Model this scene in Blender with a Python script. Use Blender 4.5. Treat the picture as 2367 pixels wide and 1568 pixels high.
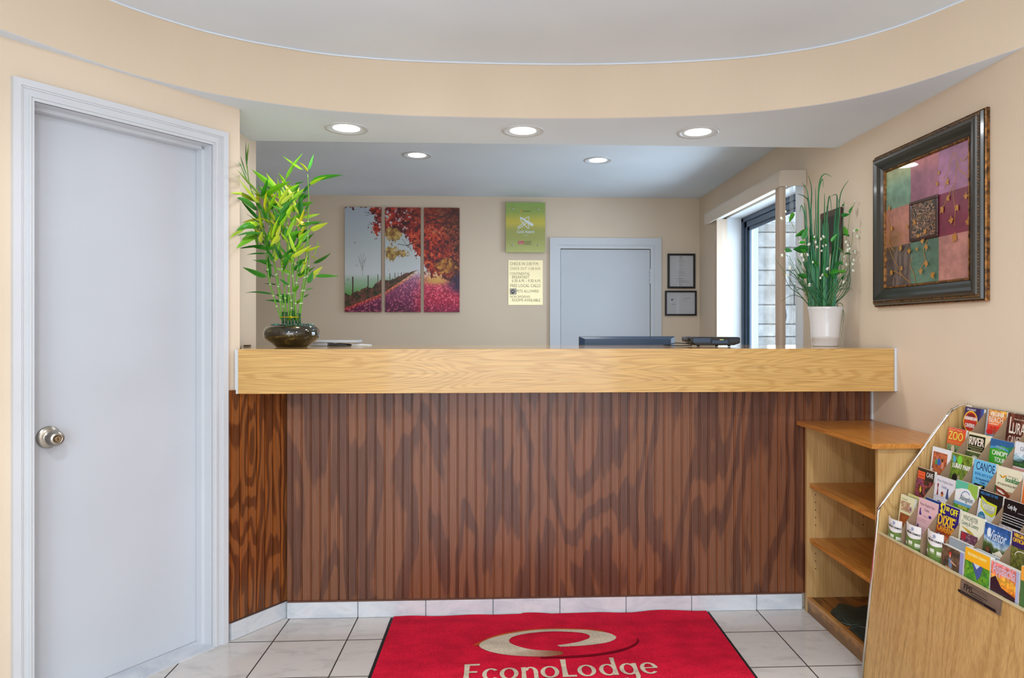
import bpy, bmesh, math, random
import numpy as np
from mathutils import Vector, Matrix

for o in list(bpy.data.objects):
    bpy.data.objects.remove(o)
sc = bpy.context.scene
C = sc.collection
PI = math.pi

# ------------------------------------------------------------------ camera
cam = bpy.data.objects.new('camera', bpy.data.cameras.new('camera'))
C.objects.link(cam)
CH = 1.3
YAW = math.atan(0.0449)
cam.location = (0, 0, CH)
cam.rotation_euler = (PI / 2, 0, -YAW)
cam.data.sensor_width = 36
cam.data.lens = 24.0
cam.data.shift_x = -0.01838
cam.data.shift_y = -0.0093
cam.data.clip_start = 0.02
sc.camera = cam

# ------------------------------------------------------------------ exposure and world
sc.view_settings.view_transform = 'Standard'
sc.view_settings.look = 'None'
sc.view_settings.gamma = 1
sc.view_settings.use_curve_mapping = False
sc.view_settings.exposure = 0.0
w = bpy.data.worlds.new('overcast_sky')
sc.world = w
w.use_nodes = True
bg = w.node_tree.nodes['Background']
bg.inputs[0].default_value = (0.80, 0.90, 1.0, 1)
bg.inputs[1].default_value = 3.0


def area(name, loc, rot, size, power, col, shape='DISK', size_y=None, spread=None):
    l = bpy.data.lights.new(name, 'AREA')
    l.shape = shape
    l.size = size
    if size_y:
        l.size_y = size_y
    l.energy = power
    l.color = col
    if spread:
        l.spread = math.radians(spread)
    o = bpy.data.objects.new(name, l)
    C.objects.link(o)
    o.location = loc
    o.rotation_euler = rot
    return o


# unseen fill lamp added behind the camera, coloured like daylight, to brighten the lobby
area('fill_front', (0.0, -3.0, 1.35), (PI / 2, 0, 0), 2.9, 64, (0.84, 0.92, 1.0), 'RECTANGLE', 2.1)
# daylight falling in through the office window
area('daylight_office', (2.05, 4.55, 1.55), (0, PI / 2, 0), 1.15, 29, (0.80, 0.90, 1.0), 'RECTANGLE', 1.2)
LOBBY = [(-0.75, 0.75), (0.85, 0.75), (-0.75, -1.1), (0.85, -1.1)]
P_LOBBY, P_SOFFIT, P_OFFICE = 18.0, 3.2, 2.6
LAMPC = (0.93, 0.96, 1.0)

# ------------------------------------------------------------------ calibration helper: a ray through an image point, cut with a real plane
F_, PX_, PY_ = 1578.0, 1227.0, 762.0
_c = math.cos(YAW); _s = math.sin(YAW)


def ray(x, y):
    u = (x - PX_) / F_
    return (u * _c + _s, _c - u * _s, -(y - PY_) / F_)


def onZ(x, y, z):
    r = ray(x, y); k = (z - CH) / r[2]
    return r[0] * k, r[1] * k


def onY(x, y, Y):
    r = ray(x, y); k = Y / r[1]
    return r[0] * k, CH + r[2] * k


def onX(x, y, X):
    r = ray(x, y); k = X / r[0]
    return r[1] * k, CH + r[2] * k


# ------------------------------------------------------------------ mesh helpers
def lin(c):
    return tuple(((v / 255) / 12.92 if v / 255 <= 0.04045 else (((v / 255) + 0.055) / 1.055) ** 2.4) for v in c[:3])


class MB:
    def __init__(s):
        s.v = []; s.f = []; s.m = []; s.c = []; s.mat = 0; s.col = (1, 1, 1); s.M = None

    def vert(s, p):
        if s.M is not None:
            p = s.M @ Vector(p)
        s.v.append(tuple(p)); return len(s.v) - 1

    def face(s, idx, col=None):
        s.f.append(tuple(idx)); s.m.append(s.mat); s.c.append(col or s.col)

    def poly(s, pts, col=None):
        s.face([s.vert(p) for p in pts], col)

    def box(s, x0, x1, y0, y1, z0, z1):
        b = [s.vert(p) for p in ((x0, y0, z0), (x1, y0, z0), (x1, y1, z0), (x0, y1, z0), (x0, y0, z1), (x1, y0, z1), (x1, y1, z1), (x0, y1, z1))]
        for q in ((0, 3, 2, 1), (4, 5, 6, 7), (0, 1, 5, 4), (1, 2, 6, 5), (2, 3, 7, 6), (3, 0, 4, 7)):
            s.face([b[i] for i in q])
        return s

    def prism(s, pts, axis, a, b):
        """2D outline swept along an axis ('x','y','z') from a to b."""
        def P(p, t):
            return {'x': (t, p[0], p[1]), 'y': (p[0], t, p[1]), 'z': (p[0], p[1], t)}[axis]
        A = [s.vert(P(p, a)) for p in pts]; B = [s.vert(P(p, b)) for p in pts]
        n = len(pts)
        s.face(A[::-1]); s.face(B)
        for i in range(n):
            j = (i + 1) % n
            s.face((A[i], A[j], B[j], B[i]))
        return s

    def tube(s, pts, r, n=8, caps=True, up=None):
        pts = [Vector(p) for p in pts]
        rs = r if isinstance(r, (list, tuple)) else [r] * len(pts)
        rings = []
        up = Vector(up) if up else None
        for i, p in enumerate(pts):
            t = (pts[min(i + 1, len(pts) - 1)] - pts[max(i - 1, 0)]).normalized()
            if up is None:
                up = Vector((0, 0, 1)) if abs(t.z) < 0.9 else Vector((1, 0, 0))
            a = t.cross(up)
            if a.length < 1e-6:
                a = t.cross(Vector((0.3, 1, 0.2)))
            a.normalize(); b = t.cross(a).normalized()
            rings.append([s.vert(p + (a * math.cos(2 * PI * k / n) + b * math.sin(2 * PI * k / n)) * rs[i]) for k in range(n)])
        for i in range(len(rings) - 1):
            for k in range(n):
                s.face((rings[i][k], rings[i][(k + 1) % n], rings[i + 1][(k + 1) % n], rings[i + 1][k]))
        if caps:
            s.face(rings[0]); s.face(rings[-1][::-1])
        return s

    def lathe(s, prof, n=32, cx=0, cy=0, cap0=True, cap1=False):
        rings = []
        for r, z in prof:
            rings.append([s.vert((cx + r * math.cos(2 * PI * k / n), cy + r * math.sin(2 * PI * k / n), z)) for k in range(n)])
        for i in range(len(rings) - 1):
            for k in range(n):
                s.face((rings[i][k], rings[i][(k + 1) % n], rings[i + 1][(k + 1) % n], rings[i + 1][k]))
        if cap0: s.face(rings[0][::-1])
        if cap1: s.face(rings[-1])
        return s

    def build(s, name, mats, parent=None, loc=None, rot=None, smooth=False, bevel=0, fixn=True):
        me = bpy.data.meshes.new(name)
        me.from_pydata(s.v, [], s.f)
        if not isinstance(mats, (list, tuple)):
            mats = [mats]
        for m in mats:
            me.materials.append(m)
        me.polygons.foreach_set('material_index', s.m)
        ca = me.color_attributes.new('col', 'FLOAT_COLOR', 'CORNER')
        cols = np.ones((len(me.loops), 4), dtype=np.float32)
        k = 0
        fc = np.array([list(c[:3]) for c in s.c], dtype=np.float32)
        ls = np.array([len(f) for f in s.f])
        cols[:, :3] = np.repeat(fc, ls, axis=0)
        ca.data.foreach_set('color', cols.ravel())
        if smooth:
            me.polygons.foreach_set('use_smooth', [True] * len(me.polygons))
        me.update()
        if fixn:
            bm = bmesh.new(); bm.from_mesh(me)
            bmesh.ops.recalc_face_normals(bm, faces=bm.faces)
            bm.to_mesh(me); bm.free()
        o = bpy.data.objects.new(name, me)
        C.objects.link(o)
        if loc is not None: o.location = loc
        if rot is not None: o.rotation_euler = rot
        if parent is not None: o.parent = parent
        if bevel:
            b = o.modifiers.new('bevel', 'BEVEL'); b.width = bevel; b.segments = 2; b.limit_method = 'ANGLE'
        return o


def tag(o, label=None, cat=None, group=None, kind=None):
    if label: o['label'] = label
    if cat: o['category'] = cat
    if group: o['group'] = group
    if kind: o['kind'] = kind
    return o


def thing(name, label, cat, loc=(0, 0, 0), rot=(0, 0, 0), group=None):
    o = bpy.data.objects.new(name, None)
    C.objects.link(o); o.location = loc; o.rotation_euler = rot; o.empty_display_size = 0.05
    return tag(o, label, cat, group)


def struct(o):
    o['kind'] = 'structure'; return o


# ------------------------------------------------------------------ materials
def new_mat(name, col=(200, 200, 200), rough=0.5, metal=0.0, spec=0.5, coat=0.0):
    m = bpy.data.materials.new(name); m.use_nodes = True
    b = m.node_tree.nodes['Principled BSDF']
    b.inputs['Base Color'].default_value = (*lin(col), 1)
    b.inputs['Roughness'].default_value = rough
    b.inputs['Metallic'].default_value = metal
    b.inputs['Specular IOR Level'].default_value = spec
    b.inputs['Coat Weight'].default_value = coat
    b.inputs['Coat Roughness'].default_value = 0.08
    return m


def nd(m, t, **k):
    n = m.node_tree.nodes.new(t)
    for a, b in k.items():
        setattr(n, a, b)
    return n


def lk(m, a, b):
    m.node_tree.links.new(a, b)


def coords(m, scale=(1, 1, 1), rot=(0, 0, 0), kind='Object'):
    tc = nd(m, 'ShaderNodeTexCoord'); mp = nd(m, 'ShaderNodeMapping')
    mp.inputs['Scale'].default_value = scale; mp.inputs['Rotation'].default_value = rot
    lk(m, tc.outputs[kind], mp.inputs[0]); return mp.outputs[0]


def noise(m, vec, scale, detail=3, rough=0.5, dist=0.0):
    n = nd(m, 'ShaderNodeTexNoise'); n.inputs['Scale'].default_value = scale
    n.inputs['Detail'].default_value = detail; n.inputs['Roughness'].default_value = rough
    n.inputs['Distortion'].default_value = dist
    if vec is not None: lk(m, vec, n.inputs['Vector'])
    return n.outputs[0]


def ramp(m, fac, stops):
    r = nd(m, 'ShaderNodeValToRGB')
    e = r.color_ramp.elements
    while len(e) < len(stops): e.new(0.5)
    for el, (p, c) in zip(e, stops):
        el.position = p; el.color = (*lin(c), 1)
    lk(m, fac, r.inputs[0]); return r.outputs[0]


def mathn(m, op, a, b=None):
    n = nd(m, 'ShaderNodeMath', operation=op)
    for i, x in enumerate((a, b)):
        if x is None: continue
        if isinstance(x, (int, float)): n.inputs[i].default_value = x
        else: lk(m, x, n.inputs[i])
    return n.outputs[0]


def mixc(m, fac, a, b, mode='MIX'):
    n = nd(m, 'ShaderNodeMix', data_type='RGBA', blend_type=mode)
    for i, x in ((0, fac), (6, a), (7, b)):
        if isinstance(x, (int, float)): n.inputs[i].default_value = x
        elif isinstance(x, tuple): n.inputs[i].default_value = (*lin(x), 1)
        else: lk(m, x, n.inputs[i])
    return n.outputs[2]


def bump(m, h, strength=0.2, dist=0.01):
    b = nd(m, 'ShaderNodeBump'); b.inputs['Strength'].default_value = strength; b.inputs['Distance'].default_value = dist
    lk(m, h, b.inputs['Height']); lk(m, b.outputs[0], m.node_tree.nodes['Principled BSDF'].inputs['Normal'])


def setcol(m, sock):
    lk(m, sock, m.node_tree.nodes['Principled BSDF'].inputs['Base Color'])


def paint(name, col, rough=0.6, tex=0.06):
    m = new_mat(name, col, rough, spec=0.3)
    n = noise(m, coords(m), 1.3, 2)
    d = tuple(max(0, c - 6) for c in col); u = tuple(min(255, c + 4) for c in col)
    setcol(m, ramp(m, n, [(0.3, d), (0.7, u)]))
    bump(m, noise(m, coords(m), 180, 2), tex, 0.002)
    return m


M = {}
M['peach'] = paint('peach_wall_paint', (226, 208, 186))
M['fascia'] = paint('peach_fascia_paint', (224, 206, 183))
M['ceil'] = paint('white_ceiling_paint', (229, 240, 252), 0.8, 0.03)
M['trimwhite'] = paint('white_trim_paint', (210, 214, 220), 0.35, 0.02)
M['doorwhite'] = paint('white_door_paint', (200, 205, 213), 0.4, 0.02)


def wood(name, light, dark, scale=(1, 1, 1), bands=10.0, nscale=1.0, fibre=(300, 300, 6), rough=0.4, coat=0.0, contrast=1.0, sharp=(0.35, 0.65), fib=0.25, detail=2, rings=None):
    """Wood figure: contour bands of a stretched noise field, plus fine fibres. scale squeezes the field along the grain."""
    m = new_mat(name, light, rough, coat=coat)
    v = coords(m, scale)
    n = noise(m, v, nscale, detail, 0.45, 0.3)
    b = mathn(m, 'MULTIPLY', n, bands)
    fr = mathn(m, 'PINGPONG', b, 0.5)
    fr2 = mathn(m, 'MULTIPLY', fr, 2.0)
    c = ramp(m, fr2, [(sharp[0], dark), (sharp[1], light)])
    f = noise(m, coords(m, fibre), 1.0, 2, 0.6)
    fcol = ramp(m, f, [(0.3, tuple(x * 0.72 for x in dark)), (0.7, tuple(min(255, x * 1.06) for x in light))])
    setcol(m, mixc(m, fib, c, fcol))
    return m


M['bead'] = wood('stained_beadboard', (128, 80, 53), (86, 50, 37), (2.0, 2.0, 0.36), 10, 1.7, (260, 260, 5), 0.38, 0.05, sharp=(0.38, 0.58), fib=0.35, detail=4)
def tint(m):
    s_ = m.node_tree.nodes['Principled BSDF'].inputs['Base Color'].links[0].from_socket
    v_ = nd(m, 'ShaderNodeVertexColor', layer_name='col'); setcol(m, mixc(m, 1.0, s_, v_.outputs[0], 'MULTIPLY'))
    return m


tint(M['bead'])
M['beadside'] = tint(wood('stained_beadboard_side', (146, 88, 46), (84, 46, 26), (3.4, 3.4, 0.5), 12, 1.8, (260, 260, 5), 0.3, 0.2, sharp=(0.4, 0.58), fib=0.35, detail=3))
M['oak'] = wood('light_oak', (214, 172, 104), (196, 150, 82), (0.9, 9, 9), 26, 1.0, (5, 260, 260), 0.32, 0.25, sharp=(0.2, 0.6), fib=0.4)
M['oaktop'] = wood('oak_top', (205, 165, 104), (188, 140, 78), (0.9, 9, 9), 22, 1.0, (5, 260, 260), 0.12, 0.6, sharp=(0.2, 0.6), fib=0.3)
M['shelfply'] = wood('birch_ply_sides', (202, 164, 108), (186, 146, 90), (3, 3, 0.8), 7, 1.3, (200, 200, 6), 0.42, 0.1, sharp=(0.1, 0.5), fib=0.35)
M['shelforange'] = wood('orange_varnished_oak', (206, 138, 58), (184, 112, 38), (6, 0.9, 6), 18, 1.0, (220, 5, 220), 0.3, 0.3, sharp=(0.2, 0.6), fib=0.4)
M['rackoak'] = wood('rack_oak_laminate', (204, 164, 104), (182, 140, 82), (3.2, 4.6, 0.20), 13, 1.2, (300, 300, 7), 0.4, 0.1, sharp=(0.15, 0.55), fib=0.45)
M['rackside'] = wood('rack_side_oak', (206, 170, 112), (178, 138, 82), (5, 5, 1.1), 16, 1.2, (300, 300, 7), 0.4, 0.1, sharp=(0.15, 0.5), fib=0.4)
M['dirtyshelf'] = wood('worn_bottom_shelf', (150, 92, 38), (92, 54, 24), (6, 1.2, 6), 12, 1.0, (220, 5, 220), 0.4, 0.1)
M['chrome'] = new_mat('chrome_trim', (225, 222, 215), 0.14, 1.0)
M['nickel'] = new_mat('brushed_nickel', (176, 170, 160), 0.27, 1.0)
M['brass'] = new_mat('polished_brass', (226, 212, 168), 0.3, 0.35)
M['black'] = new_mat('black_plastic', (22, 23, 26), 0.3)
M['blacklam'] = new_mat('black_frame_lacquer', (18, 16, 16), 0.35)
M['bluegrey'] = new_mat('slate_blue_plastic', (52, 72, 98), 0.35)
M['greyplastic'] = new_mat('light_grey_plastic', (196, 202, 212), 0.4)
M['card'] = paint('brown_card_divider', (150, 124, 98), 0.8, 0.05)
M['print'] = new_mat('printed_paper', rough=0.32)
_a = nd(M['print'], 'ShaderNodeVertexColor', layer_name='col'); setcol(M['print'], _a.outputs[0])
M['canvas'] = new_mat('printed_canvas', rough=0.5)
_a = nd(M['canvas'], 'ShaderNodeVertexColor', layer_name='col'); setcol(M['canvas'], _a.outputs[0])
M['glazed'] = new_mat('print_under_glass', rough=0.5, coat=0.7)
M['glazed'].node_tree.nodes['Principled BSDF'].inputs['Coat Roughness'].default_value = 0.03
_a = nd(M['glazed'], 'ShaderNodeVertexColor', layer_name='col'); setcol(M['glazed'], _a.outputs[0])
M['paper'] = new_mat('white_paper', (226, 226, 224), 0.7)
M['rubber'] = new_mat('black_rubber', (24, 24, 26), 0.7)
M['porcelain'] = new_mat('white_porcelain', (224, 222, 224), 0.18, coat=0.4)
M['valance'] = new_mat('cream_fabric_valance', (204, 192, 178), 0.85)
bump(M['valance'], noise(M['valance'], coords(M['valance'], (60, 400, 400)), 1.0, 2), 0.3, 0.002)
M['vane'] = new_mat('beige_blind_vane', (208, 190, 172), 0.8)
M['vanew'] = new_mat('white_blind_vane', (226, 230, 236), 0.8)
M['alu'] = new_mat('dark_bronze_aluminium', (62, 78, 96), 0.35, 0.3)
M['pvc'] = new_mat('white_vinyl', (232, 236, 240), 0.4)
M['screw'] = new_mat('steel_screw', (210, 210, 205), 0.2, 1.0)
M['dark_hole'] = new_mat('dark_hole', (45, 30, 18), 0.9)
M['slate'] = new_mat('dark_green_slate', (40, 56, 48), 0.5)
M['slatevein'] = new_mat('grey_green_vein', (92, 106, 96), 0.5)
setcol(M['slate'], ramp(M['slate'], noise(M['slate'], coords(M['slate']), 14, 3), [(0.3, (30, 42, 38)), (0.7, (54, 70, 62))]))


def emis(name, col, strength):
    m = bpy.data.materials.new(name); m.use_nodes = True
    nt = m.node_tree; nt.nodes.clear()
    e = nt.nodes.new('ShaderNodeEmission'); o = nt.nodes.new('ShaderNodeOutputMaterial')
    e.inputs[0].default_value = (*col, 1); e.inputs[1].default_value = strength
    nt.links.new(e.outputs[0], o.inputs[0]); return m


M['lamp'] = emis('lamp_diffuser', (1.0, 0.97, 0.88), 7.0)
M['led'] = emis('green_indicator', (0.3, 1.0, 0.3), 1.5)
M['ledo'] = emis('orange_indicator', (1.0, 0.6, 0.2), 1.5)


def glass(name, tint=(0.93, 0.97, 1.0)):
    m = bpy.data.materials.new(name); m.use_nodes = True
    nt = m.node_tree; nt.nodes.clear()
    t = nt.nodes.new('ShaderNodeBsdfTransparent'); g = nt.nodes.new('ShaderNodeBsdfGlossy')
    g.inputs['Roughness'].default_value = 0.01
    t.inputs[0].default_value = (*tint, 1)
    lw = nt.nodes.new('ShaderNodeLayerWeight'); lw.inputs[0].default_value = 0.5
    pw = nt.nodes.new('ShaderNodeMath'); pw.operation = 'POWER'; pw.inputs[1].default_value = 4.0
    f = nt.nodes.new('ShaderNodeMath'); f.operation = 'MULTIPLY_ADD'; f.inputs[1].default_value = 0.6; f.inputs[2].default_value = 0.03
    nt.links.new(lw.outputs['Facing'], pw.inputs[0]); nt.links.new(pw.outputs[0], f.inputs[0])
    x = nt.nodes.new('ShaderNodeMixShader'); o = nt.nodes.new('ShaderNodeOutputMaterial')
    nt.links.new(f.outputs[0], x.inputs[0]); nt.links.new(t.outputs[0], x.inputs[1]); nt.links.new(g.outputs[0], x.inputs[2])
    nt.links.new(x.outputs[0], o.inputs[0]); return m


M['glass'] = glass('window_glass')

# floor tile
m = M['floor'] = new_mat('glazed_floor_tile', (208, 196, 184), 0.14)
TP = 0.3045
tc = nd(m, 'ShaderNodeTexCoord'); sp = nd(m, 'ShaderNodeSeparateXYZ'); lk(m, tc.outputs['Object'], sp.inputs[0])


def gridline(m, s, off, g):
    a = mathn(m, 'DIVIDE', mathn(m, 'SUBTRACT', s, off), TP)
    fr = mathn(m, 'FRACT', a)
    d = mathn(m, 'MINIMUM', fr, mathn(m, 'SUBTRACT', 1.0, fr))
    return mathn(m, 'LESS_THAN', d, g / TP / 2), mathn(m, 'FLOOR', a)


gx, ix = gridline(m, sp.outputs[0], 1.186 - 10 * TP, 0.0055)
gy, iy = gridline(m, sp.outputs[1], 2.888 - 30 * TP, 0.0055)
gr = mathn(m, 'MAXIMUM', gx, gy)
cid = nd(m, 'ShaderNodeCombineXYZ'); lk(m, ix, cid.inputs[0]); lk(m, iy, cid.inputs[1])
wn = nd(m, 'ShaderNodeTexWhiteNoise'); lk(m, cid.outputs[0], wn.inputs[0])
vadd = nd(m, 'ShaderNodeVectorMath', operation='ADD'); lk(m, tc.outputs['Object'], vadd.inputs[0])
vs = nd(m, 'ShaderNodeVectorMath', operation='SCALE'); lk(m, wn.outputs[1], vs.inputs[0]); vs.inputs['Scale'].default_value = 9.0
lk(m, vs.outputs[0], vadd.inputs[1])
mp = nd(m, 'ShaderNodeMapping'); mp.inputs['Scale'].default_value = (1, 2.2, 1); lk(m, vadd.outputs[0], mp.inputs[0])
nn = noise(m, mp.outputs[0], 5, 6, 0.65, 0.5)
tilec = ramp(m, nn, [(0.3, (192, 188, 184)), (0.48, (214, 211, 208)), (0.62, (218, 212, 208)), (0.78, (222, 208, 196))])
setcol(m, mixc(m, gr, tilec, (58, 52, 48)))
rr = mathn(m, 'ADD', mathn(m, 'MULTIPLY', gr, 0.6), mathn(m, 'MULTIPLY', nn, 0.3))
lk(m, rr, m.node_tree.nodes['Principled BSDF'].inputs['Roughness'])

m = M['basetile'] = new_mat('pale_base_tile', (205, 212, 220), 0.25)
setcol(m, ramp(m, noise(m, coords(m, (1, 1, 2)), 7, 5, 0.65, 0.6), [(0.3, (188, 196, 208)), (0.6, (216, 220, 226)), (0.8, (204, 204, 208))]))
M['grout'] = new_mat('grey_grout', (150, 158, 160), 0.9)

m = M['mat'] = new_mat('red_pile', rough=0.95, spec=0.1)
va = nd(m, 'ShaderNodeVertexColor', layer_name='col')
nz = ramp(m, noise(m, coords(m), 220, 2), [(0.25, (196, 196, 196)), (0.7, (255, 255, 255))])
nz2 = ramp(m, noise(m, coords(m, (1, 1.8, 1)), 7, 3), [(0.35, (226, 226, 226)), (0.62, (255, 255, 255))])
setcol(m, mixc(m, 1.0, mixc(m, 1.0, va.outputs[0], nz, 'MULTIPLY'), nz2, 'MULTIPLY'))
bump(m, noise(m, coords(m), 260, 2), 0.6, 0.006)

m = M['stone'] = new_mat('stacked_stone', (214, 208, 200), 0.85)
vcs = nd(m, 'ShaderNodeVertexColor', layer_name='col')
setcol(m, mixc(m, 1.0, vcs.outputs[0], ramp(m, noise(m, coords(m), 9, 4), [(0.3, (200, 200, 200)), (0.7, (255, 255, 255))]), 'MULTIPLY'))
bump(m, noise(m, coords(m), 12, 4), 0.5, 0.02)
M['leafvar'] = new_mat('plant_leaf', rough=0.38, spec=0.4)
_a = nd(M['leafvar'], 'ShaderNodeVertexColor', layer_name='col'); setcol(M['leafvar'], _a.outputs[0])
_b = M['leafvar'].node_tree.nodes['Principled BSDF']
_b.inputs['Subsurface Weight'].default_value = 0.0
m = M['bowl'] = new_mat('dark_glazed_bowl', (26, 22, 12), 0.07, coat=1.0)
setcol(m, ramp(m, noise(m, coords(m, (1, 1, 2.5)), 12, 4, 0.6, 1.5), [(0.35, (10, 9, 8)), (0.52, (34, 30, 14)), (0.62, (74, 58, 16)), (0.645, (130, 118, 70)), (0.66, (30, 26, 14))]))
m = M['framedark'] = new_mat('dark_bronze_moulding', (44, 42, 36), 0.3, coat=0.2)
m = M['framegold'] = new_mat('antique_gold_moulding', (132, 88, 42), 0.4, 0.5)
setcol(m, ramp(m, noise(m, coords(m), 60, 3), [(0.35, (62, 40, 22)), (0.65, (156, 106, 52))]))
M['plaquewood'] = new_mat('dark_red_wood', (62, 26, 18), 0.3, coat=0.3)


# ------------------------------------------------------------------ lettering as mesh outlines
_tc = {}


def text2d(body, width=None, bold=0.0, height=None, shear=0.0):
    """Triangles (2D) of a word, scaled to a width (or cap height); bold thickens the strokes."""
    key = (body, shear)
    if key not in _tc:
        cu = bpy.data.curves.new('t', 'FONT'); cu.body = body; cu.size = 1.0; cu.resolution_u = 3; cu.shear = shear
        ob = bpy.data.objects.new('t', cu); C.objects.link(ob)
        bpy.context.view_layer.update()
        dg = bpy.context.evaluated_depsgraph_get()
        me = bpy.data.meshes.new_from_object(ob.evaluated_get(dg))
        tr_ = [[(me.vertices[i].co.x, me.vertices[i].co.y) for i in p.vertices] for p in me.polygons]
        bpy.data.objects.remove(ob); bpy.data.curves.remove(cu); bpy.data.meshes.remove(me)
        xs = [q[0] for t in tr_ for q in t] or [0, 1]; mx = min(xs); W_ = max(xs) - mx
        _tc[key] = ([[(x - mx, y) for x, y in t] for t in tr_], W_)
    tr_, W_ = _tc[key]
    k = width / W_ if width else height / 0.72
    base = [[(x * k, y * k) for x, y in t] for t in tr_]
    if not bold: return base
    return [[(x + d, y) for x, y in t] for d in (0, bold * 0.9, bold * 1.8) for t in base]


# ------------------------------------------------------------------ flat printed artwork: local x right, z up, the front faces local -y
class Art(MB):
    def __init__(s, y=0.0, step=0.00025):
        super().__init__(); s.y = y; s.step = step

    def up(s): s.y -= s.step

    def rect(s, x0, x1, z0, z1, c):
        s.up(); s.poly([(x0, s.y, z0), (x1, s.y, z0), (x1, s.y, z1), (x0, s.y, z1)], lin(c))

    def pol(s, pts, c):
        s.up(); s.poly([(x, s.y, z) for x, z in pts], lin(c))

    def ell(s, cx, cz, rx, rz, c, n=24, a0=0, a1=2 * PI):
        s.pol([(cx + rx * math.cos(a0 + (a1 - a0) * k / n), cz + rz * math.sin(a0 + (a1 - a0) * k / n)) for k in range(n)], c)

    def ring(s, cx, cz, rx, rz, w_, c, a0=0, a1=2 * PI, n=24):
        s.up()
        for k in range(n):
            a = a0 + (a1 - a0) * k / n; b = a0 + (a1 - a0) * (k + 1) / n
            s.poly([(cx + (rx - q) * math.cos(t), s.y, cz + (rz - q) * math.sin(t)) for t, q in ((a, 0), (b, 0), (b, w_), (a, w_))], lin(c))

    def text(s, x, z, body, c, width=None, height=None, bold=0.0, ys=1.0, shear=0.0, ang=0.0):
        s.up(); cc = lin(c); ca, sa = math.cos(ang), math.sin(ang)
        tt = text2d(body, width, bold, height, shear); n3 = max(1, len(tt) // 3) if bold else len(tt) + 1
        for i, t in enumerate(tt):
            yo = s.y - 5e-5 * min(2, i // n3)
            s.poly([(x + a * ca - b * ys * sa, yo, z + a * sa + b * ys * ca) for a, b in t], cc)

    def grid(s, x0, x1, z0, z1, img):
        """img: array rows (top first) x columns x 3, sRGB 0..255"""
        s.up(); h, w_ = img.shape[:2]
        base = len(s.v)
        for j in range(h + 1):
            z = z1 + (z0 - z1) * j / h
            for i in range(w_ + 1):
                s.v.append((x0 + (x1 - x0) * i / w_, s.y, z))
        li = np.clip(img, 0, 255) / 255.0
        li = np.where(li <= 0.04045, li / 12.92, ((li + 0.055) / 1.055) ** 2.4)
        for j in range(h):
            for i in range(w_):
                a = base + j * (w_ + 1) + i
                s.f.append((a, a + w_ + 1, a + w_ + 2, a + 1)); s.m.append(s.mat); s.c.append(tuple(li[j, i]))


def vnoise(h, w_, cells_h, cells_w, seed, octaves=3):
    rs = np.random.RandomState(seed); out = np.zeros((h, w_)); amp = 1; tot = 0
    for o in range(octaves):
        ch_, cw_ = int(cells_h * 2 ** o) + 2, int(cells_w * 2 ** o) + 2
        g_ = rs.rand(ch_, cw_)
        yy = np.linspace(0, ch_ - 1.001, h); xx = np.linspace(0, cw_ - 1.001, w_)
        yi = yy.astype(int); xi = xx.astype(int); fy_ = (yy - yi)[:, None]; fx_ = (xx - xi)[None]
        fy_ = fy_ * fy_ * (3 - 2 * fy_); fx_ = fx_ * fx_ * (3 - 2 * fx_)
        a = g_[yi][:, xi]; b = g_[yi][:, np.minimum(xi + 1, cw_ - 1)]; c = g_[np.minimum(yi + 1, ch_ - 1)][:, xi]; d = g_[np.minimum(yi + 1, ch_ - 1)][:, np.minimum(xi + 1, cw_ - 1)]
        out += amp * ((a * (1 - fx_) + b * fx_) * (1 - fy_) + (c * (1 - fx_) + d * fx_) * fy_); tot += amp; amp *= 0.55
    return out / tot


def mixi(img, mask, col):
    mask = np.clip(mask, 0, 1)[..., None]
    return img * (1 - mask) + np.array(col, float) * mask if not isinstance(col, np.ndarray) else img * (1 - mask) + col * mask


def grad(t, stops):
    t = np.clip(t, 0, 1); ps = [p for p, _ in stops]
    return np.stack([np.interp(t, ps, [c[k] for _, c in stops]) for k in range(3)], -1)


def sstep(a, b, x):
    t = np.clip((x - a) / (b - a), 0, 1); return t * t * (3 - 2 * t)


def seg(X, Y, x0, y0, x1, y1):
    dx, dy = x1 - x0, y1 - y0; t = np.clip(((X - x0) * dx + (Y - y0) * dy) / (dx * dx + dy * dy + 1e-9), 0, 1)
    return np.hypot(X - x0 - t * dx, Y - y0 - t * dy)

# ================================================================== SETTING
WX = 1.738      # right wall
BY = 5.886      # back wall
ZS = 2.238      # soffit underside
ZB = 2.444      # office ceiling
ZF = 2.48       # lobby ceiling
REAR = -3.05
P0 = Vector((-1.106, 2.955, 0)); DA = math.radians(55)
dv = Vector((-math.cos(DA), -math.sin(DA), 0)); nv = Vector((math.sin(DA), -math.cos(DA), 0))


def L(t, o=0.0, z=0.0):
    """Point on the slanted door wall: t along it, o out of it into the lobby."""
    p = P0 + dv * t + nv * o
    return (p.x, p.y, z)


def sbox(mb, t0, t1, o0, o1, z0, z1):
    b = [mb.vert(L(t, o, z)) for z in (z0, z1) for (t, o) in ((t0, o0), (t1, o0), (t1, o1), (t0, o1))]
    for q in ((0, 3, 2, 1), (4, 5, 6, 7), (0, 1, 5, 4), (1, 2, 6, 5), (2, 3, 7, 6), (3, 0, 4, 7)):
        mb.face([b[i] for i in q])


m = MB(); m.box(-2.6, 1.9, REAR - 0.15, 6.05, -0.1, 0.0); struct(m.build('floor', M['floor']))

# soffit curve
CUR = [(-1.60, 2.13), (-1.552, 2.217), (-1.46, 2.385), (-1.35, 2.565), (-1.188, 2.733), (-1.057, 2.822), (-0.959, 2.872), (-0.752, 2.955), (-0.53, 3.0),
       (-0.297, 3.022), (0.051, 3.03), (0.30, 3.025), (0.526, 3.008), (0.78, 2.975), (1.021, 2.923), (1.19, 2.862), (1.338, 2.784), (1.46, 2.685), (1.565, 2.552), (1.664, 2.352), (1.738, 2.185)]


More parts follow.
